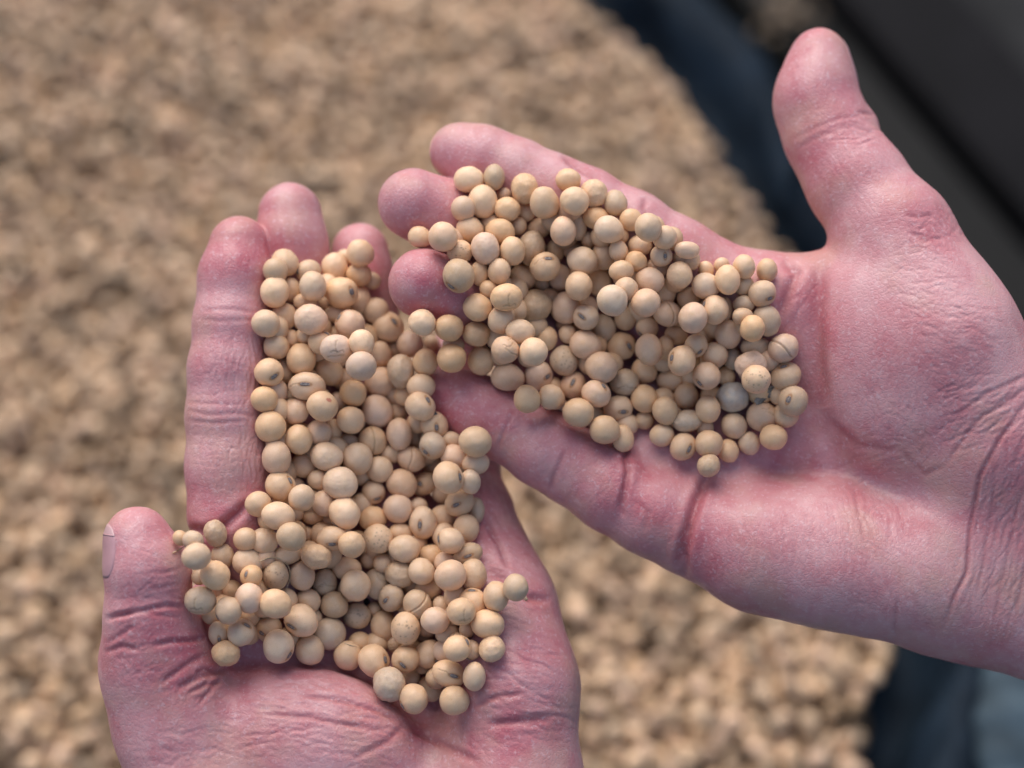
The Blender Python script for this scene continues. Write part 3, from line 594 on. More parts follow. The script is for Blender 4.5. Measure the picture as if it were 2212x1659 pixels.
def bean_mesh(kind, seed):
    bm = bmesh.new(); bmesh.ops.create_icosphere(bm, subdivisions=5, radius=1.0)
    V = np.array([v.co[:] for v in bm.verts]); F = np.array([[v.index for v in f.verts] for f in bm.faces]); bm.free()
    rng = random.Random(seed); off = Vector((seed * 3.1, seed * 1.7, -seed))
    def fb(sc, o=0): return np.array([mnoise.noise(Vector(v) * sc + off + Vector((o, 0, 0))) for v in V])
    q3 = Vector((rng.gauss(0, 1), rng.gauss(0, 1), rng.gauss(0, 1))).normalized(); q4 = np.array(q3.orthogonal().normalized())
    r = 1 + 0.055 * fb(1.1) + 0.020 * fb(2.6, 9) - 0.055 * (V @ np.array(q3)) ** 2 + 0.045 * (V @ q4) ** 2
    crack = np.zeros(len(V))
    r -= 0.045 * np.exp(-(1 - V[:, 2]) / 0.10)                       # flatter at the scar
    face = np.clip((-V[:, 2] + 0.15) / 0.5, 0, 1)
    if kind == 'w':
        n1 = fb(2.0, 3); m = np.clip((n1 + 0.35) * 2.2, 0, 1) * face
        ph = V[:, 1] * 26 + 5.0 * fb(1.8, 7)
        r += 0.006 * np.sin(ph) * m * (0.6 + fb(5, 11)) + 0.014 * fb(6, 4) * face; crack += 0.10 * np.clip(-np.sin(ph) - 0.4, 0, 1) * m
    if kind in 'lb':
        a = fb(2.3, 2); b = fb(4.6, 5); c = fb(9, 8)
        r += 0.05 * a - 0.035 * np.abs(b) - 0.015 * np.abs(c); crack += np.clip(0.10 - np.abs(b), 0, 1) * 3.5
    if kind == 'g':
        q = V[:, 0] - 0.12 + 0.25 * V[:, 1] ** 2 + 0.04 * fb(3, 3)
        r -= 0.085 * np.exp(-(q / 0.05) ** 2) * face - 0.02 * np.exp(-((q - 0.13) / 0.09) ** 2) * face; crack += np.exp(-(q / 0.05) ** 2) * face
    def path(pts, w, dep, sgn):
        nonlocal r
        m = sgn * V[:, 2] > 0.05
        best = np.full(len(V), 9.0)
        for a, b in zip(pts[:-1], pts[1:]):
            a = np.array(a); d = np.array(b) - a
            t = np.clip(((V[:, 0] - a[0]) * d[0] + (V[:, 1] - a[1]) * d[1]) / (d @ d + 1e-9), 0, 1)
            best = np.minimum(best, np.hypot(V[:, 0] - a[0] - t * d[0], V[:, 1] - a[1] - t * d[1]))
        g = np.exp(-(best / w) ** 2) * m
        r = r - dep * g + 0.3 * dep * np.exp(-((best - 2.6 * w) / (1.3 * w)) ** 2) * m
        np.maximum(crack, g, out=crack)
    if kind == 'c':
        for i in range(3):
            p = [(rng.uniform(-.5, .5), rng.uniform(-.5, .5))]; th = rng.uniform(0, 6.28)
            for j in range(6):
                th += rng.gauss(0, 0.6); p.append((p[-1][0] + 0.16 * math.cos(th), p[-1][1] + 0.16 * math.sin(th)))
            path(p, 0.030, 0.05, -1)
        r += 0.015 * fb(5, 6) * face
    if kind == 'k':
        p = [(-0.30, 0.0)]; th = math.pi - 0.35
        for j in range(5):
            th += rng.gauss(0, 0.35); p.append((p[-1][0] + 0.13 * math.cos(th), p[-1][1] + 0.13 * math.sin(th)))
        path(p, 0.028, 0.06, 1)
    e = np.sqrt((V[:, 0] / 0.36) ** 2 + (V[:, 1] / 0.17) ** 2)
    halo = np.where(V[:, 2] > 0, np.exp(-((e - 0.95) / 0.22) ** 2) * 0.9 + 0.35 * np.exp(-(e / 1.9) ** 2), 0)
    r = r / 0.968
    W = V * r[:, None] * 0.001
    me = mesh_np('soybean', W, F, M_BEAN)
    attr(me, 'halo', halo); attr(me, 'crack', np.clip(crack, 0, 1))
    fl = np.zeros(len(V)); st = np.zeros(len(V)); mo = np.zeros(len(V))
    if kind == 'f':
        for i in range(26):
            d = Vector((rng.gauss(0, 0.55), rng.gauss(0, 0.55), -0.75)).normalized(); q = np.linalg.norm(V - np.array(d), axis=1)
            fl = np.maximum(fl, 0.85 * np.exp(-(q / rng.uniform(0.022, 0.06)) ** 2))
    if kind == 'r':
        q = np.linalg.norm((V - np.array((0.52, -0.44, -0.73))) * np.array((1.0, 1.3, 1.0)), axis=1) + 0.05 * fb(7, 2)
        st = 0.85 * np.clip((0.24 - q) / 0.06, 0, 1)
    if kind == 'b': mo = np.clip((0.35 - V[:, 1] + 0.5 * fb(3, 5)) * 1.1, 0, 0.75)
    attr(me, 'fleck', fl); attr(me, 'stain', st); attr(me, 'mould', mo)
    return me, r, V
BM = {}
for k, n in (('s', 5), ('w', 3), ('l', 3), ('g', 2), ('c', 4), ('k', 3), ('f', 3), ('r', 1), ('b', 1)):
    BM[k] = [bean_mesh(k, 17 * i + ord(k) % 13 + 1) for i in range(n)]
def hilum_mesh(r, VB, wide, ln):
    """lens shaped scar that follows the coat of one bean mesh, with a low line along its middle"""
    V = []; F = []; n, m = 28, 5
    pts = [(0.0, 0.0, 0.0)] + [(ln * t * math.cos(a) , wide * t * math.sin(a) * (1 - 0.12 * math.cos(a)), t) for t in np.linspace(0, 1, m + 1)[1:] for a in np.arange(n) * 2 * math.pi / n]
    for x, y, t in pts:
        d = np.array((x, y, math.sqrt(1 - x * x - y * y))); i = int(np.argmax(VB @ d))
        h = 0.030 * (1 - t ** 4) - 0.022 * math.exp(-(y / 0.03) ** 2) - 0.02 * (t > 0.99)
        V.append(d * (r[i] + h + 0.004))
    for i in range(n): F.append((0, 1 + i, 1 + (i + 1) % n))
    for j in range(m - 1):
        for i in range(n):
            a = 1 + j * n + i; b = 1 + j * n + (i + 1) % n; c = b + n; d = a + n
            F += [(a, d, c), (a, c, b)]
    return mesh_np('hilum', np.array(V) * 0.001, np.array(F), M_HIL)
HM = {k: [hilum_mesh(q[1], q[2], 0.15 + 0.012 * i, 0.34 - 0.02 * i) for i, q in enumerate(v)] for k, v in BM.items() if k in 'swlgck'}
BM = {k: [q[0] for q in v] for k, v in BM.items()}

rng = random.Random(5)
beans = []
for T, txt in TR.items():
    x0, y0 = TILES[T]
    for rec in txt.replace('\n', '|').split('|'):
        p = rec.split(); X, Y, rx, ry, ly = map(float, p[:5])
        o = {}; i = 5; key = None
        for w in p[5:]:
            if len(w) > 1 and w[1] == '=': key = w[0]; o[key] = w[2:]
            else: o[key] += ' ' + w
        q = 7.373
        b = dict(x=x0 + X / q, y=y0 + Y / q, rx=rx / q, ry=ry / q, ly=ly, t=o.get('t', 'd'), m=o.get('m', 's'), n=o.get('n'), spot=o.get('x'))
        if 'h' in o:
            hx, hy, ha = o['h'].split(':'); b['h'] = ((float(hx) - X) / rx, (float(hy) - Y) / ry, float(ha))
        if b['spot'] and 'h' not in b: b['m'] = {'spot': 'f', 'mould': 'b'}[b['spot']]
        if b['n'] and 'red brown spot' in b['n']: b['m'] = 'r'
        b['a'] = float(o['a']) if 'a' in o else None
        b['hand'] = 'L' if T in 'ACD' or (T == 'B' and b['x'] < 433) or (T == 'B' and b['y'] > 420) else 'R'
        beans.append(b)

# height of the skin under every pixel of the bean area
HS = np.full((768, 1024), -60.0, np.float32)
for V, N in ((VL, NL), (VR, NR)):
    px, py = project(V); m = N[:, 2] > 0.0
    ux = np.round(px[m] * 1024 / 2212).astype(int); uy = np.round(py[m] * 1024 / 2212).astype(int); zz = V[m, 2]
    for dx in (-1, 0, 1):
        for dy in (-1, 0, 1):
            a, b_ = ux + dx, uy + dy; k = (a >= 0) & (a < 1024) & (b_ >= 0) & (b_ < 768)
            np.maximum.at(HS, (b_[k], a[k]), zz[k])
placed = []
def drop(x, y, r_u, settle=0.96):
    z = -10.0
    for it in range(2):
        s = KU * (D0 - z) / D0; r = r_u * s
        R_ = int(math.ceil(r_u)); xi, yi = int(round(x)), int(round(y))
        ya, yb, xa, xb = max(0, yi - R_), min(768, yi + R_ + 1), max(0, xi - R_), min(1024, xi + R_ + 1)
        gy, gx = np.mgrid[ya:yb, xa:xb]
        d2 = ((gx - x) ** 2 + (gy - y) ** 2) * s * s
        m = d2 < (0.92 * r) ** 2
        zc = (HS[ya:yb, xa:xb] + np.sqrt(np.maximum(r * r - d2, 0)))[m]
        z0 = float(zc.max()) - 0.35 if zc.size else -20.0
        z = z0
        for (bx, by, bz, br) in placed:
            dd = ((bx - x) ** 2 + (by - y) ** 2) * s * s; rr = (br + r) * settle
            if dd < rr * rr: z = max(z, bz + math.sqrt(rr * rr - dd))
    return z, r
# unseen beans at the bottom of each pile
def inside(poly, x, y):
    c = False; j = len(poly) - 1
    for i in range(len(poly)):
        if (poly[i][1] > y) != (poly[j][1] > y) and x < (poly[j][0] - poly[i][0]) * (y - poly[i][1]) / (poly[j][1] - poly[i][1]) + poly[i][0]: c = not c
        j = i
    return c
POLY = [[(275, 268), (300, 288), (340, 272), (368, 288), (385, 330), (415, 375), (440, 420), (470, 460), (470, 560), (500, 600), (490, 650), (455, 690), (400, 660), (330, 640), (240, 640), (215, 610), (212, 572), (262, 520), (272, 470), (272, 400)],
        [(470, 185), (540, 195), (640, 215), (700, 260), (765, 275), (770, 330), (795, 380), (790, 430), (720, 450), (680, 430), (610, 425), (540, 385), (470, 360), (480, 330), (500, 300), (450, 240)]]
for b in sorted(beans, key=lambda b: b['ly']):
    z, r = drop(b['x'], b['y'], 0.5 * (b['rx'] + b['ry']), 0.95)
    b['z'], b['r'] = z, r; placed.append((b['x'], b['y'], z, r))
# beans lying deeper, where a gap would show bare skin
fill = []
def skin_contact(x, y, r_u):
    z = -10.0
    for it in range(2):
        s = KU * (D0 - z) / D0; r = r_u * s; R_ = int(math.ceil(r_u)); xi, yi = int(round(x)), int(round(y))
        gy, gx = np.mgrid[yi - R_:yi + R_ + 1, xi - R_:xi + R_ + 1]; d2 = ((gx - x) ** 2 + (gy - y) ** 2) * s * s; m = d2 < (0.92 * r) ** 2
        z = float((HS[yi - R_:yi + R_ + 1, xi - R_:xi + R_ + 1] + np.sqrt(np.maximum(r * r - d2, 0)))[m].max()) - 0.4
    return z, r
for tol, step in ((0.93, 9), (0.86, 6), (0.78, 5), (0.70, 5)):
    PA = np.array(placed)
    for poly in POLY:
        for gy in range(175, 715, step):
            for gx in range(185, 805, step):
                x, y = gx + rng.uniform(-2, 2), gy + rng.uniform(-2, 2)
                if not inside(poly, x, y): continue
                r_u = rng.uniform(11.6, 13.4); z, r = skin_contact(x, y, r_u)
                PA = np.array(placed); d = np.sqrt(((PA[:, 0] - x) ** 2 + (PA[:, 1] - y) ** 2) * 0.241 ** 2 + (PA[:, 2] - z) ** 2)
                if np.any(d < tol * (PA[:, 3] + r)): continue
                placed.append((x, y, z, r)); fill.append((x, y, z, r))
for hh in 'LR':
    zz = np.array([(b['z'] + b['r'], b['y']) for b in beans if b['hand'] == hh and b['ly'] == 2]); print(hh, 'tops', np.percentile(zz[:, 0], (5, 25, 50, 75, 95)), 'low part', np.median(zz[zz[:, 1] > 560, 0]) if hh == 'L' else '')
print('beans', len(beans), 'fill', len(fill), 'depth', min(b['z'] for b in beans), max(b['z'] for b in beans))

def basis(zv, ang):
    zv = Vector(zv).normalized(); t = Vector((math.cos(R(-ang)), math.sin(R(-ang)), 0))
    xv = t - zv * t.dot(zv)
    if xv.length < 0.15: xv = Vector((0, 0, 1)) - zv * zv.z
    xv.normalize(); yv = zv.cross(xv)
    return Matrix((xv, yv, zv)).transposed()
def bean_pose(b):
    """rotation (lens frame) and half axes in mm"""
    s = KU * (D0 - b['z']) / D0; rx, ry = b['rx'] * s, b['ry'] * s
    if 'h' in b:
        hx, hy, ha = b['h']; q = math.hypot(hx, hy)
        if q > 0.93: hx, hy, q = hx * 0.93 / q, hy * 0.93 / q, 0.93
        rot = basis((hx, -hy, math.sqrt(1 - q * q)), ha)
        if q < 0.5: sc = (rx, ry, min(rx, ry)) if abs(math.cos(R(ha))) > 0.7 else (ry, rx, min(rx, ry))
        else:
            m = 0.5 * (rx + ry); sc = (m * 1.02, m * 0.98, m)
            sx = abs(rot[0][0]); sy = abs(rot[1][0])
            sc = (rx * sx / (sx + sy) + ry * sy / (sx + sy), m, m)
    else:
        zv = (b['j'][0] * 0.5, b['j'][1] * 0.5, -1.0)
        if b['a'] is not None: a = b['a']; sc = (max(rx, ry), min(rx, ry), min(rx, ry)); 
        else:
            a = 0.0; sc = (rx, ry, min(rx, ry))
        if b['a'] is not None and b['m'] in 'wg' and ry > rx: sc = (rx, ry, min(rx, ry))
        rot = basis(zv, a)
    return rot, sc
for b in beans: b['j'] = (rng.uniform(-1, 1), rng.uniform(-1, 1)) if b['m'] not in 'frb' else (0, 0)

# labels: a bean either has a look of its own or is found from a landmark near it
LM = [('the left index fingertip', 238, 235), ('the left middle fingertip', 290, 205), ('the left ring fingertip', 357, 245), ('the left thumb tip', 140, 540),
      ('the left thumb joint', 195, 640), ('the left thumb ball', 320, 680), ('the right index fingertip', 450, 150), ('the right middle fingertip', 410, 205), ('the right ring fingertip', 420, 285),
      ('the right little finger', 500, 425), ('the right palm crease', 690, 500)]
short = {}
for b in beans:
    if b['n'] and b['ly'] > 0: LM.append((b, b['x'], b['y']))
SHORT = {'plump oval': 'plump bean scarred at its tip', 'wrinkled patch': 'round bean with a wrinkled patch', 'torn, cracked': 'bean with the torn coat', 'bridge': 'big golden bean between the hands',
 'slants at its lower right': 'scarred bean beside the index crease', 'broad flat': 'broad flat bean with horizontal scar', 'red brown spot': 'bean with the red spot', 'little finger of the right': 'scarred bean at the little fingertip',
 'deep groove': 'golden split bean', 'fine parallel': 'striped wrinkled bean', 'scratched golden': 'scratched golden bean by the finger', 'along its right edge': 'pale bean scarred along its edge', 'faint parallel': 'big streaked pale bean',
 'like a slit': 'bean with the slit-like scar', 'tiny dark specks': 'pale speckled bean', 'dark hairline cracks': 'greyish cracked bean by the thumb', 'pinkish pale': 'pinkish bean by the thumb knuckle', 'big pale oval': 'big pale oval scarred bean',
 'large rosy': 'large rosy bean', 'wavy ridges': 'bean with wavy ridges', 'outermost': 'outermost bean of the left pile', 'flat topped': 'flat-topped flecked bean', 'runs down to the right': 'scarred bean above the palm heel',
 'open crack': 'bean cracked into its scar', 'large greyish wrinkled': 'large greyish wrinkled bean', 'lowest soybean of all': 'lowest bean of all', 'highest on the right': 'highest bean of the right pile', 'grey crumpled': 'large crumpled grey bean',
 'diagonal scratch': 'scratched bean at the ring fingertip', 'lies at its top': 'bean scarred on top', 'drab': 'drab pitted bean', 'and a tuft': 'small bean with the fibre tuft', 'brown stained': 'brown stained crumpled bean',
 'smooth round soybean in the centre': 'smooth rosy bean, centre right', 'fine seam': 'bean with the fine seam', 'bold dark scar': 'golden bean with the bold scar', 'pinholes': 'bean with dark pinholes', 'shrivelled': 'shrivelled grey bean',
 'nearly black': 'bean with the nearly black scar', 'mouldy': 'mouldy bean', 'rightmost soybean': 'rightmost bean', 'slanting scar': 'upright bean with slanting scar', 'palm crease': 'lowest bean in the palm crease'}
def landmark_words(n):
    for k, v in SHORT.items():
        if k in n: return 'the ' + v
    raise KeyError(n)
DIRS = ['right of', 'below-right of', 'below', 'below-left of', 'left of', 'above-left of', 'above', 'above-right of']
ORD = ['nearest', 'second', 'third', 'fourth', 'fifth', 'sixth', 'seventh', 'eighth', 'ninth', 'tenth']
def vis_score(b): return b['ly'] * 1000 + b['rx'] * b['ry']
single = sorted(beans, key=vis_score, reverse=True)[:300]
sset = set(map(id, single)); buried = [b for b in beans if id(b) not in sset]
pairs = {}
for b in single:
    if b['n']: continue
    cand = [(math.hypot(b['x'] - l[1], b['y'] - l[2]), i) for i, l in enumerate(LM)]
    d, i = min(cand)
    sec = int(round(math.degrees(math.atan2(b['y'] - LM[i][2], b['x'] - LM[i][1])) / 45)) % 8
    pairs.setdefault((i, sec), []).append((d, id(b), b))
for (i, sec), lst in pairs.items():
    lst.sort(key=lambda q: q[0])
    l = LM[i][0]
    where = l if isinstance(l, str) else landmark_words(l['n'])
    for k, (_, _, b) in enumerate(lst):
        look = TWORD[b['t']]
        if b['m'] == 'f': look = 'flecked ' + look
        extra = ''
        if 'h' in b: look = 'scarred ' + look
        if b['m'] == 'w': look = 'wrinkled ' + look
        elif b['m'] == 'l': look = 'lumpy ' + look
        elif b['m'] == 'c': look = 'cracked ' + look
        elif b['m'] == 'g': look = 'grooved ' + look
        b['label'] = '%s soybean, %s one %s %s' % (look, ORD[k], DIRS[sec], where) if len(lst) > 1 else '%s soybean directly %s %s' % (look, DIRS[sec], where)
for b in single:
    if b['n']: b['label'] = b['n']

spotM = {}
for k, b in enumerate(single):
    rot, sc = bean_pose(b)
    me = BM[b['m']][k % len(BM[b['m']])]
    o = bpy.data.objects.new('soybean', me); link(o)
    W = Matrix.Translation(Vector(to_world(pt(b['x'], b['y'], b['z'], KU, 512.0, 384.0)))) @ (CR @ rot).to_4x4() @ Matrix.Diagonal((*sc, 1.0))
    o.matrix_world = W @ Matrix.Scale(1.015, 4)
    t = TONES[b['t']]; j = rng.uniform(0.90, 1.10); w = rng.gauss(0, 0.025)
    if b['spot'] == 'mould': t = (0.50, 0.42, 0.34)
    o.color = (min(1, t[0] * j * (1 + w)), t[1] * j, t[2] * j * (1 - 1.6 * w), 1)
    tag(o, b['label'], 'soybean', 'soybeans heaped in the left hand' if b['hand'] == 'L' else 'soybeans heaped in the right hand')
    if 'h' in b:
        hl = bpy.data.objects.new('hilum', HM[b['m']][k % len(BM[b['m']])]); link(hl, o)
    if len(b['label'].split()) > 16: print('LONG', b['label'])
    b['o'] = o

def joined_beans(name, items, sub, mat, seed, label, smooth_tone):
    """many small beans in one mesh; items: centre (world m), rotation 3x3, half axes (m), tone"""
    bm = bmesh.new(); bmesh.ops.create_icosphere(bm, subdivisions=sub, radius=1.0)
    U = np.array([v.co[:] for v in bm.verts]); F = np.array([[v.index for v in f.verts] for f in bm.faces]); bm.free()
    n = len(items); rs = np.random.RandomState(seed)
    C = np.array([i[0] for i in items]); Rt = np.array([np.array(i[1]) for i in items]); A = np.array([i[2] for i in items]); T = np.array([i[3] for i in items])
    P = U[None] * A[:, None, :] * (1 + 0.03 * rs.normal(size=(n, 1, 3)))
    P = np.einsum('nij,nkj->nki', Rt, P) + C[:, None, :]
    o0 = C.mean(0)
    FF = (F[None] + (np.arange(n) * len(U))[:, None, None]).reshape(-1, 3)
    me = mesh_np(name, (P - o0).reshape(-1, 3), FF, mat)
    attr_col(me, 'tone', np.repeat(T, len(U), 0))
    sp = me.attributes.new('spot', 'FLOAT_VECTOR', 'POINT')
    sp.data.foreach_set('vector', (U[None] + rs.uniform(-50, 50, (n, 1, 3))).reshape(-1).astype(np.float32))
    o = bpy.data.objects.new(name, me); link(o); o.location = o0
    tag(o, label, 'soybeans', None, 'stuff')
    return o
def rand_rot(rs):
    q = rs.normal(size=4); q /= np.linalg.norm(q); w, x, y, z = q
    return np.array([[1 - 2 * (y * y + z * z), 2 * (x * y - z * w), 2 * (x * z + y * w)], [2 * (x * y + z * w), 1 - 2 * (x * x + z * z), 2 * (y * z - x * w)], [2 * (x * z - y * w), 2 * (y * z + x * w), 1 - 2 * (x * x + y * y)]])
rs = np.random.RandomState(2)
tl = [np.array(TONES[k]) for k in 'ddpokyd']
it = []
for (x, y, z, r) in fill + [(b['x'], b['y'], b['z'], b['r']) for b in buried]:
    it.append((to_world(pt(x, y, z, KU, 512.0, 384.0)), rand_rot(rs), np.array([1.04, 0.98, 0.95]) * r / 1000, tl[rs.randint(7)] * rs.uniform(0.85, 1.05)))
joined_beans('buried_soybeans', it, 4, M_HEAP, 1, 'soybeans glimpsed deeper in both piles, under the ones on top', True)
# ------------------------------------------------------------------ the soybean heap below, its tarp, steel edge, floor
HZ = 0.365                                                  # level of the heap
EDGE_PX = [(1150, -260), (1210, -120), (1270, 0), (1400, 92), (1500, 205), (1600, 385), (1690, 505), (1745, 565), (1810, 750), (1862, 1000), (1905, 1220), (1925, 1380), (1890, 1520), (1862, 1660), (1826, 1800), (1776, 1960)]
E = np.array([on_plane(x, y, HZ)[:2] for x, y in EDGE_PX])
def resample(P, n):
    # Catmull-Rom through the points, then even steps
    Q = []
    for i in range(len(P) - 1):
        p0, p1, p2, p3 = P[max(i - 1, 0)], P[i], P[i + 1], P[min(i + 2, len(P) - 1)]
        for t in np.linspace(0, 1, 16, endpoint=False):
            Q.append(0.5 * (2 * p1 + (p2 - p0) * t + (2 * p0 - 5 * p1 + 4 * p2 - p3) * t * t + (3 * p1 - p0 - 3 * p2 + p3) * t ** 3))
    Q = np.array(Q + [P[-1]]); s = np.concatenate([[0], np.cumsum(np.hypot(*(Q[1:] - Q[:-1]).T))])
    u = np.linspace(0, s[-1], n)
    return np.stack([np.interp(u, s, Q[:, 0]), np.interp(u, s, Q[:, 1])], 1)
EC = resample(E, 220)
tan = np.gradient(EC, axis=0); tan /= np.linalg.norm(tan, axis=1, keepdims=True)
out = np.stack([-tan[:, 1], tan[:, 0]], 1)
if out[100] @ np.array([1, 0]) < 0: out = -out
def edge_signed(P):
    """distance to the heap edge, positive inside the heap"""
    d = np.full(len(P), 9.0); sg = np.ones(len(P))
    for i in range(0, len(EC), 2):
        v = P - EC[i]; q = np.hypot(v[:, 0], v[:, 1]); m = q < d
        d[m] = q[m]; sg[m] = -np.sign(v[m] @ out[i])
    return d * sg
def heap_height(P):
    x, y = P[:, 0], P[:, 1]
    z = 0.003 * np.sin(x * 31 + 1.0) * np.sin(y * 17 + 0.4) + 0.002 * np.sin(x * 67 + y * 31) + 0.002 * np.sin(y * 88 - x * 26 + 2)
    d = edge_signed(P)
    return HZ + z * np.clip(d / 0.08, 0, 1) - 0.008 * np.exp(-np.maximum(d, 0) / 0.02), d
rs = np.random.RandomState(8)
c0 = on_plane(-120, -140, HZ); c1 = on_plane(2300, -140, HZ); c2 = on_plane(1100, 1800, HZ); c3 = on_plane(-120, 1800, HZ)
xs = np.arange(c0[0] - 0.10, EC[:, 0].max() + 0.02, 0.0068); ys = np.arange(c2[1] - 0.02, c0[1] + 0.03, 0.0062)
items = []
hex_tones = [np.array(TONES[k]) for k in 'ddppokky'] + [np.array((0.30, 0.19, 0.11))]
for layer, dz in ((0, 0.0), (1, -0.0058)):
    gx, gy = np.meshgrid(xs, ys); gx = gx + (np.arange(len(ys)) % 2)[:, None] * 0.0034 + layer * 0.0034; gy = gy + layer * 0.0031
    P = np.stack([gx.ravel(), gy.ravel()], 1) + rs.uniform(-0.0022, 0.0022, (gx.size, 2))
    z, d = heap_height(P)
    half = 0.5 * 0.247 * (CTn[2] - HZ) / 0.45 * 1.5 + 0.09
    k = (d > 0.002) & (np.abs(P[:, 0]) < half)
    if layer == 0: k &= rs.rand(len(P)) > 0.22
    P, z = P[k], z[k] + dz + rs.uniform(-0.0034, 0.0034, k.sum())
    for p, zz in zip(P, z):
        r = rs.uniform(0.0030, 0.0039)
        t = hex_tones[min(8, int(rs.rand() * 8.25))] * np.array((0.96, 0.975, 0.97)) * rs.uniform(0.34, 1.16)
        items.append(((p[0], p[1], zz), rand_rot(rs), np.array([1.1, 1.0, 0.92]) * r, t))
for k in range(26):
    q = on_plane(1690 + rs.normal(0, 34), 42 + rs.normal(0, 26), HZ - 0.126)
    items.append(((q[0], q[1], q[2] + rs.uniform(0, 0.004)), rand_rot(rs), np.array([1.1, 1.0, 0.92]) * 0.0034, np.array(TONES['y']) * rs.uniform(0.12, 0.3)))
print('heap beans', len(items))
joined_beans('soybean_heap', items, 2, M_HEAP, 3, 'heap of loose soybeans out of focus below the hands', False)
# mass of the heap under its top layers, coloured dark as gap shade
gx, gy = np.meshgrid(np.linspace(xs[0] - 0.15, xs[-1] + 0.03, 80), np.linspace(ys[0] - 0.05, ys[-1] + 0.05, 80))
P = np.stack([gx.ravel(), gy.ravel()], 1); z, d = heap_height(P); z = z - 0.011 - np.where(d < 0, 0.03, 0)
idx = np.arange(6400).reshape(80, 80); Fq = np.stack([idx[:-1, :-1], idx[:-1, 1:], idx[1:, 1:], idx[1:, :-1]], -1).reshape(-1, 4)
keep = (d[Fq] > -0.02).all(1)
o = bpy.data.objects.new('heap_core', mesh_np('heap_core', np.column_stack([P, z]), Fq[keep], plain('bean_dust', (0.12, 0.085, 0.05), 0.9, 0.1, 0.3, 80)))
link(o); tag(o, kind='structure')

# blue tarp: a strip swept along the heap edge, with a raised fold that catches the light
prof = [(-0.050, -0.050), (-0.025, -0.030), (-0.008, -0.026), (0.004, -0.032), (0.014, -0.036), (0.021, -0.022), (0.028, 0.002), (0.034, 0.009), (0.040, 0.010), (0.047, 0.004), (0.053, -0.010), (0.058, -0.020), (0.066, -0.022), (0.074, -0.030), (0.080, -0.055), (0.082, -0.10)]
V = []; n = len(EC)
for i in range(n):
    s = i / (n - 1); wide = 0.68 - 0.30 * math.exp(-((s - 0.52) / 0.13) ** 2) + 0.22 * max(0, (s - 0.55) / 0.45); lift = 0.62 + 0.6 * max(0, (s - 0.6) / 0.4)
    for j, (u, v) in enumerate(prof):
        wob = 0.0025 * math.sin(i * 0.13 + j * 0.7) + 0.002 * math.sin(i * 0.37 + j * 1.9)
        uu = u * wide + (wob if 2 < j < 14 else 0); vv = v * lift + (0.6 * wob * math.sin(i * 0.21 + j) if 1 < j < 14 else 0)
        V.append((EC[i, 0] + out[i, 0] * uu, EC[i, 1] + out[i, 1] * uu, HZ + vv))
m = len(prof)
F = [(i * m + j, i * m + j + 1, (i + 1) * m + j + 1, (i + 1) * m + j) for i in range(n - 1) for j in range(m - 1)]
me = mesh_np('blue_tarp', np.array(V), np.array(F), M_TARP)
bm = bmesh.new(); bm.from_mesh(me); bmesh.ops.solidify(bm, geom=bm.faces[:], thickness=0.0012); bmesh.ops.recalc_face_normals(bm, faces=bm.faces); bm.to_mesh(me); bm.free()
o = bpy.data.objects.new('blue_tarp', me); link(o); tag(o, 'dark blue tarp folded along the curved edge of the soybean heap', 'tarp')

# outer fold of the same tarp, caught light painted in as a paler blue
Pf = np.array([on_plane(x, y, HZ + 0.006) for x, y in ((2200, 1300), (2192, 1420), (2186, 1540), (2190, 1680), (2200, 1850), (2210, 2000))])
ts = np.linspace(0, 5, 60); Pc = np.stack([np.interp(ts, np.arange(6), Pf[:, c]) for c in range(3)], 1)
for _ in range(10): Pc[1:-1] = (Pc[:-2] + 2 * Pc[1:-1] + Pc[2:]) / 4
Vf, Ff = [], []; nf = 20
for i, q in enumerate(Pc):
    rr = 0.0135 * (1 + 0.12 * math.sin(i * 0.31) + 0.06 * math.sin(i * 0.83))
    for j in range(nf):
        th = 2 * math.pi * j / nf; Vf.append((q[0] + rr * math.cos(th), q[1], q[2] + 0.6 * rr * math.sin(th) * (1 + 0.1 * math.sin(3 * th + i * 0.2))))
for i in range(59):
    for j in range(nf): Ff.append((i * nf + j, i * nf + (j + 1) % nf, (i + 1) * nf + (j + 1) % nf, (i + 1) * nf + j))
link(bpy.data.objects.new('tarp_fold', mesh_np('tarp_fold', np.array(Vf), np.array(Ff)[:, ::-1], M_TARP_LIT)), o)

# steel beams beyond the tarp, a dark gap between them
def beam(name, pa, pb, w0, w1, z, h, mat, label):
    a = on_plane(*pa, z); b = on_plane(*pb, z); t = (b - a)[:2]; L = np.linalg.norm(t); t /= L; nn = np.array([t[1], -t[0]])
    if nn[0] < 0: nn = -nn
    bm = bmesh.new()
    vs = [bm.verts.new((*(a[:2] + t * (0 if e == 0 else L) + nn * w), zz)) for e in (0, 1) for (w, zz) in ((w0, z), (w1, z), (w1, z - h), (w0, z - h))]
    for q in ((0, 1, 2, 3), (7, 6, 5, 4), (0, 4, 5, 1), (1, 5, 6, 2), (2, 6, 7, 3), (3, 7, 4, 0)): bm.faces.new([vs[i] for i in q])
    bmesh.ops.recalc_face_normals(bm, faces=bm.faces)
    bmesh.ops.bevel(bm, geom=bm.edges[:] , offset=0.004, segments=3, affect='EDGES', profile=0.5)
    me = bpy.data.meshes.new(name); bm.to_mesh(me); bm.free(); me.materials.append(mat)
    for p in me.polygons: p.use_smooth = False
    o = bpy.data.objects.new(name, me); link(o); tag(o, label, 'steel beam'); return o
ZB = HZ - 0.13
beam('steel_beam', (1500, -270), (2700, 1150), -0.026, 0.008, ZB, 0.05, M_STEEL2, 'narrow dark steel beam between the blue tarp and the black gap')
beam('steel_beam', (1500, -270), (2700, 1150), 0.021, 0.084, ZB, 0.05, M_STEEL, 'wide grey steel beam in the upper right corner, behind the raised thumb')
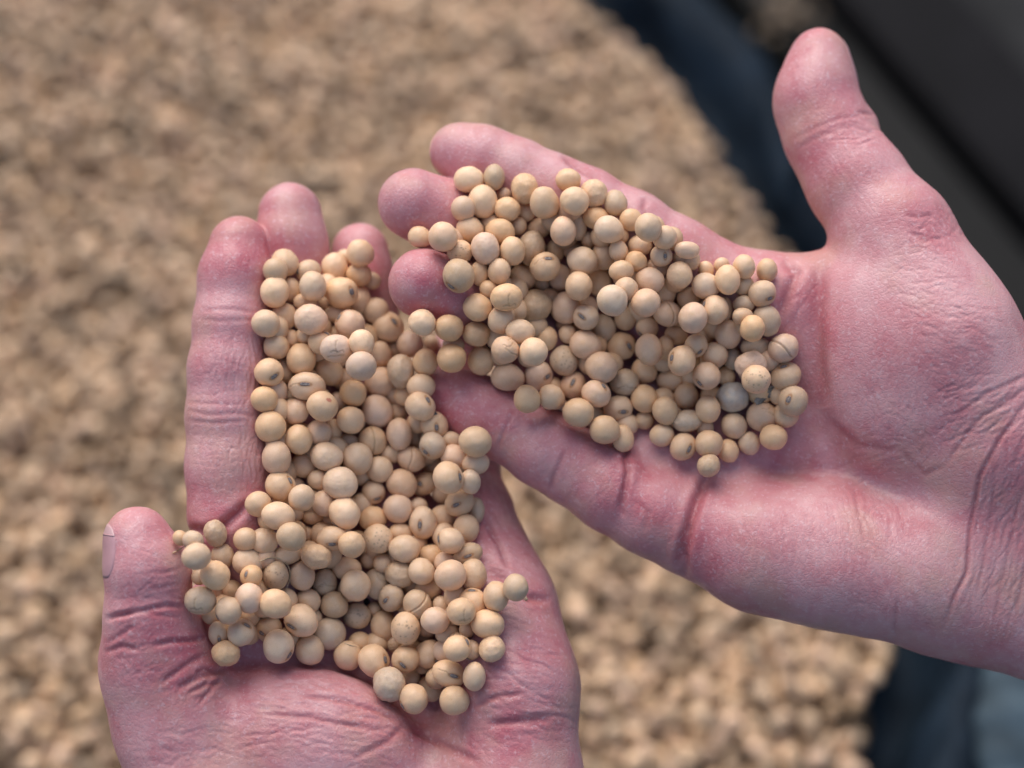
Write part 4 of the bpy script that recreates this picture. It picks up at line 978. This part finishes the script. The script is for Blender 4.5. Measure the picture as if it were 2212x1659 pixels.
bm = bmesh.new(); bmesh.ops.create_grid(bm, x_segments=4, y_segments=4, size=3.0)
me = bpy.data.meshes.new('floor'); bm.to_mesh(me); bm.free(); me.materials.append(M_FLOOR)
o = bpy.data.objects.new('floor', me); link(o); tag(o, kind='structure'); o.location = (0, 0, 0)

# ------------------------------------------------------------------ bits of chaff, fibres, dust
def skin_d(x, y):
    """top of whatever lies at a 1024-px position: bean or skin (mm)"""
    xi, yi = int(np.clip(x, 0, 1023)), int(np.clip(y, 0, 767)); z = float(HS[yi, xi])
    for (bx, by, bz, br) in placed:
        s = KU * (D0 - bz) / D0; q = ((bx - x) ** 2 + (by - y) ** 2) * s * s
        if q < br * br * 0.9: z = max(z, bz + math.sqrt(br * br - q))
    return z
def fibre(name, pts, rad, label, mat=M_FIBRE, lift=0.15):
    P = []
    for (x, y, dz) in pts: P.append(to_world(pt(x, y, skin_d(x, y) + lift + dz, KU, 512.0, 384.0)))
    P = np.array(P); ts = np.linspace(0, len(P) - 1, len(P) * 5)
    Q = np.stack([np.interp(ts, np.arange(len(P)), P[:, c]) for c in range(3)], 1)
    for _ in range(6): Q[1:-1] = 0.25 * Q[:-2] + 0.5 * Q[1:-1] + 0.25 * Q[2:]
    V = []; F = []; n = 6
    for i, q in enumerate(Q):
        t = Vector(Q[min(i + 1, len(Q) - 1)] - Q[max(i - 1, 0)]).normalized(); a = t.orthogonal().normalized(); b = t.cross(a)
        r = rad * (1 - 0.6 * i / len(Q)) / 1000
        for j in range(n):
            th = 2 * math.pi * j / n; V.append(Vector(q) + a * (r * math.cos(th)) + b * (r * math.sin(th)))
    for i in range(len(Q) - 1):
        for j in range(n): F.append((i * n + j, i * n + (j + 1) % n, (i + 1) * n + (j + 1) % n, (i + 1) * n + j))
    c = Q.mean(0); me = mesh_np(name, np.array([tuple(v) for v in V]) - c, np.array(F), mat)
    o = bpy.data.objects.new(name, me); link(o); o.location = c; tag(o, label, 'plant fibre', 'dry plant fibres caught among the beans'); return o
C_ = lambda x, y, d=0.0: (75 + x / 7.373, 475 + y / 7.373, d)
fibre('plant_fibre', [C_(720, 575), C_(790, 540), C_(870, 470), C_(950, 450), C_(990, 400)], 0.16, 'thin pale fibre across the small beans at the tip of the left thumb')
fibre('plant_fibre', [C_(1355, 640), C_(1430, 607), C_(1510, 610), C_(1580, 670), C_(1590, 760), C_(1550, 860)], 0.20, 'curved stem fibre arching over a grey specked bean near the left thumb')
fibre('plant_fibre', [C_(1860, 710), C_(1910, 745), C_(1945, 800)], 0.16, 'short bent fibre in the lower middle of the left pile')
D_ = lambda x, y, d=0.0: (300 + x / 7.373, 543 + y / 7.373, d)
fibre('plant_fibre', [D_(560, 170), D_(556, 220), D_(590, 265), D_(650, 283)], 0.10, 'hair thin brown fibre curling beside a grey cracked bean in the left pile')
fibre('plant_fibre', [D_(330, 740), D_(370, 755), D_(420, 765)], 0.16, 'dark straw bit stuck to a bean near the left thumb ball')
def chip(name, x, y, ax, ay, az, ang, label, mat, lift=0.4, seed=1):
    bm = bmesh.new(); bmesh.ops.create_icosphere(bm, subdivisions=4, radius=1.0)
    for v in bm.verts:
        p = v.co.copy(); q = mnoise.noise(p * 2.2 + Vector((seed, 0, 0))) * 0.35 + mnoise.noise(p * 6 + Vector((0, seed, 0))) * 0.18
        v.co = Vector((p.x * ax * (1 + q), p.y * ay * (1 + q), (p.z * az * (1 + q) + 0.25 * ax * p.x * p.x))) / 1000
    me = bpy.data.meshes.new(name); bm.to_mesh(me); bm.free(); me.materials.append(mat)
    for p in me.polygons: p.use_smooth = True
    o = bpy.data.objects.new(name, me); link(o)
    o.matrix_world = Matrix.Translation(Vector(to_world(pt(x, y, skin_d(x, y) + lift, KU, 512.0, 384.0)))) @ (CR @ Matrix.Rotation(R(-ang), 3, 'Z')).to_4x4()
    tag(o, label, 'chaff'); return o
chip('chaff_flake', 550 + 1600 / 7.373, 250 + 1058 / 7.373, 3.4, 1.2, 0.8, -38, 'grey shred of dry pod wedged beside the mouldy bean in the right hand', M_CHAFF, -0.6)
chip('chaff_flake', 300 + 1655 / 7.373, 543 + 408 / 7.373, 0.8, 0.55, 0.35, 20, 'tiny golden husk scrap beside the outermost bean of the left pile', M_FIBRE, 0.1, 4)
chip('chaff_flake', 350 + 1668 / 7.373, 100 + 1545 / 7.373, 0.7, 0.5, 0.4, 30, 'pale fluffy husk tuft on the end of a small scarred bean', M_DUST, 0.0, 7)
chip('chaff_flake', 225 + 1540 / 7.373, 325 + 655 / 7.373, 0.75, 0.65, 0.5, 10, 'bluish grey grit speck between two scarred beans at the right little fingertip', M_CHAFF, 0.1, 9)
chip('chaff_flake', 300 + 490 / 7.373, 543 + 430 / 7.373, 0.7, 0.8, 0.4, 10, 'black dirt crumb in a gap low in the left pile', plain('dirt', (0.02, 0.02, 0.02), 0.8), 0.1, 5)
# pale bean dust on the skin
rs = np.random.RandomState(4); items = []
U = np.array([(1, 0, 0), (-1, 0, 0), (0, 1, 0), (0, -1, 0), (0, 0, 1), (0, 0, -1)], float); FO = np.array([(0, 2, 4), (2, 1, 4), (1, 3, 4), (3, 0, 4), (2, 0, 5), (1, 2, 5), (3, 1, 5), (0, 3, 5)])
VV = []; FF = []; k = 0
for Vh, Nh, reg in ((VL, NL, [(505, 700, 90, 190, 420), (500, 1000, 80, 120, 160), (360, 1430, 90, 80, 160), (640, 1500, 200, 60, 120), (1060, 1500, 120, 120, 120), (420, 1250, 40, 60, 60)]), (VR, NR, [(1050, 900, 140, 70, 120), (1450, 1110, 120, 120, 60)])):
    px, py = project(Vh)
    for (cx, cy, rx, ry, n) in reg:
        ids = np.where((((px - cx) / rx) ** 2 + ((py - cy) / ry) ** 2 < 1) & (Nh[:, 2] > 0.3))[0]
        for i in rs.choice(ids, n):
            r = 0.035 + 0.06 * rs.rand() ** 3
            VV.append(to_world(Vh[i] + Nh[i] * r * 0.5 + U @ rand_rot(rs).T * r)); FF.append(FO + 6 * k); k += 1
VV = np.concatenate(VV); FF = np.concatenate(FF)
o = bpy.data.objects.new('bean_dust', mesh_np('bean_dust', VV, FF, M_DUST, False)); link(o); tag(o, 'fine pale specks of bean dust scattered on the skin', 'dust', None, 'stuff')
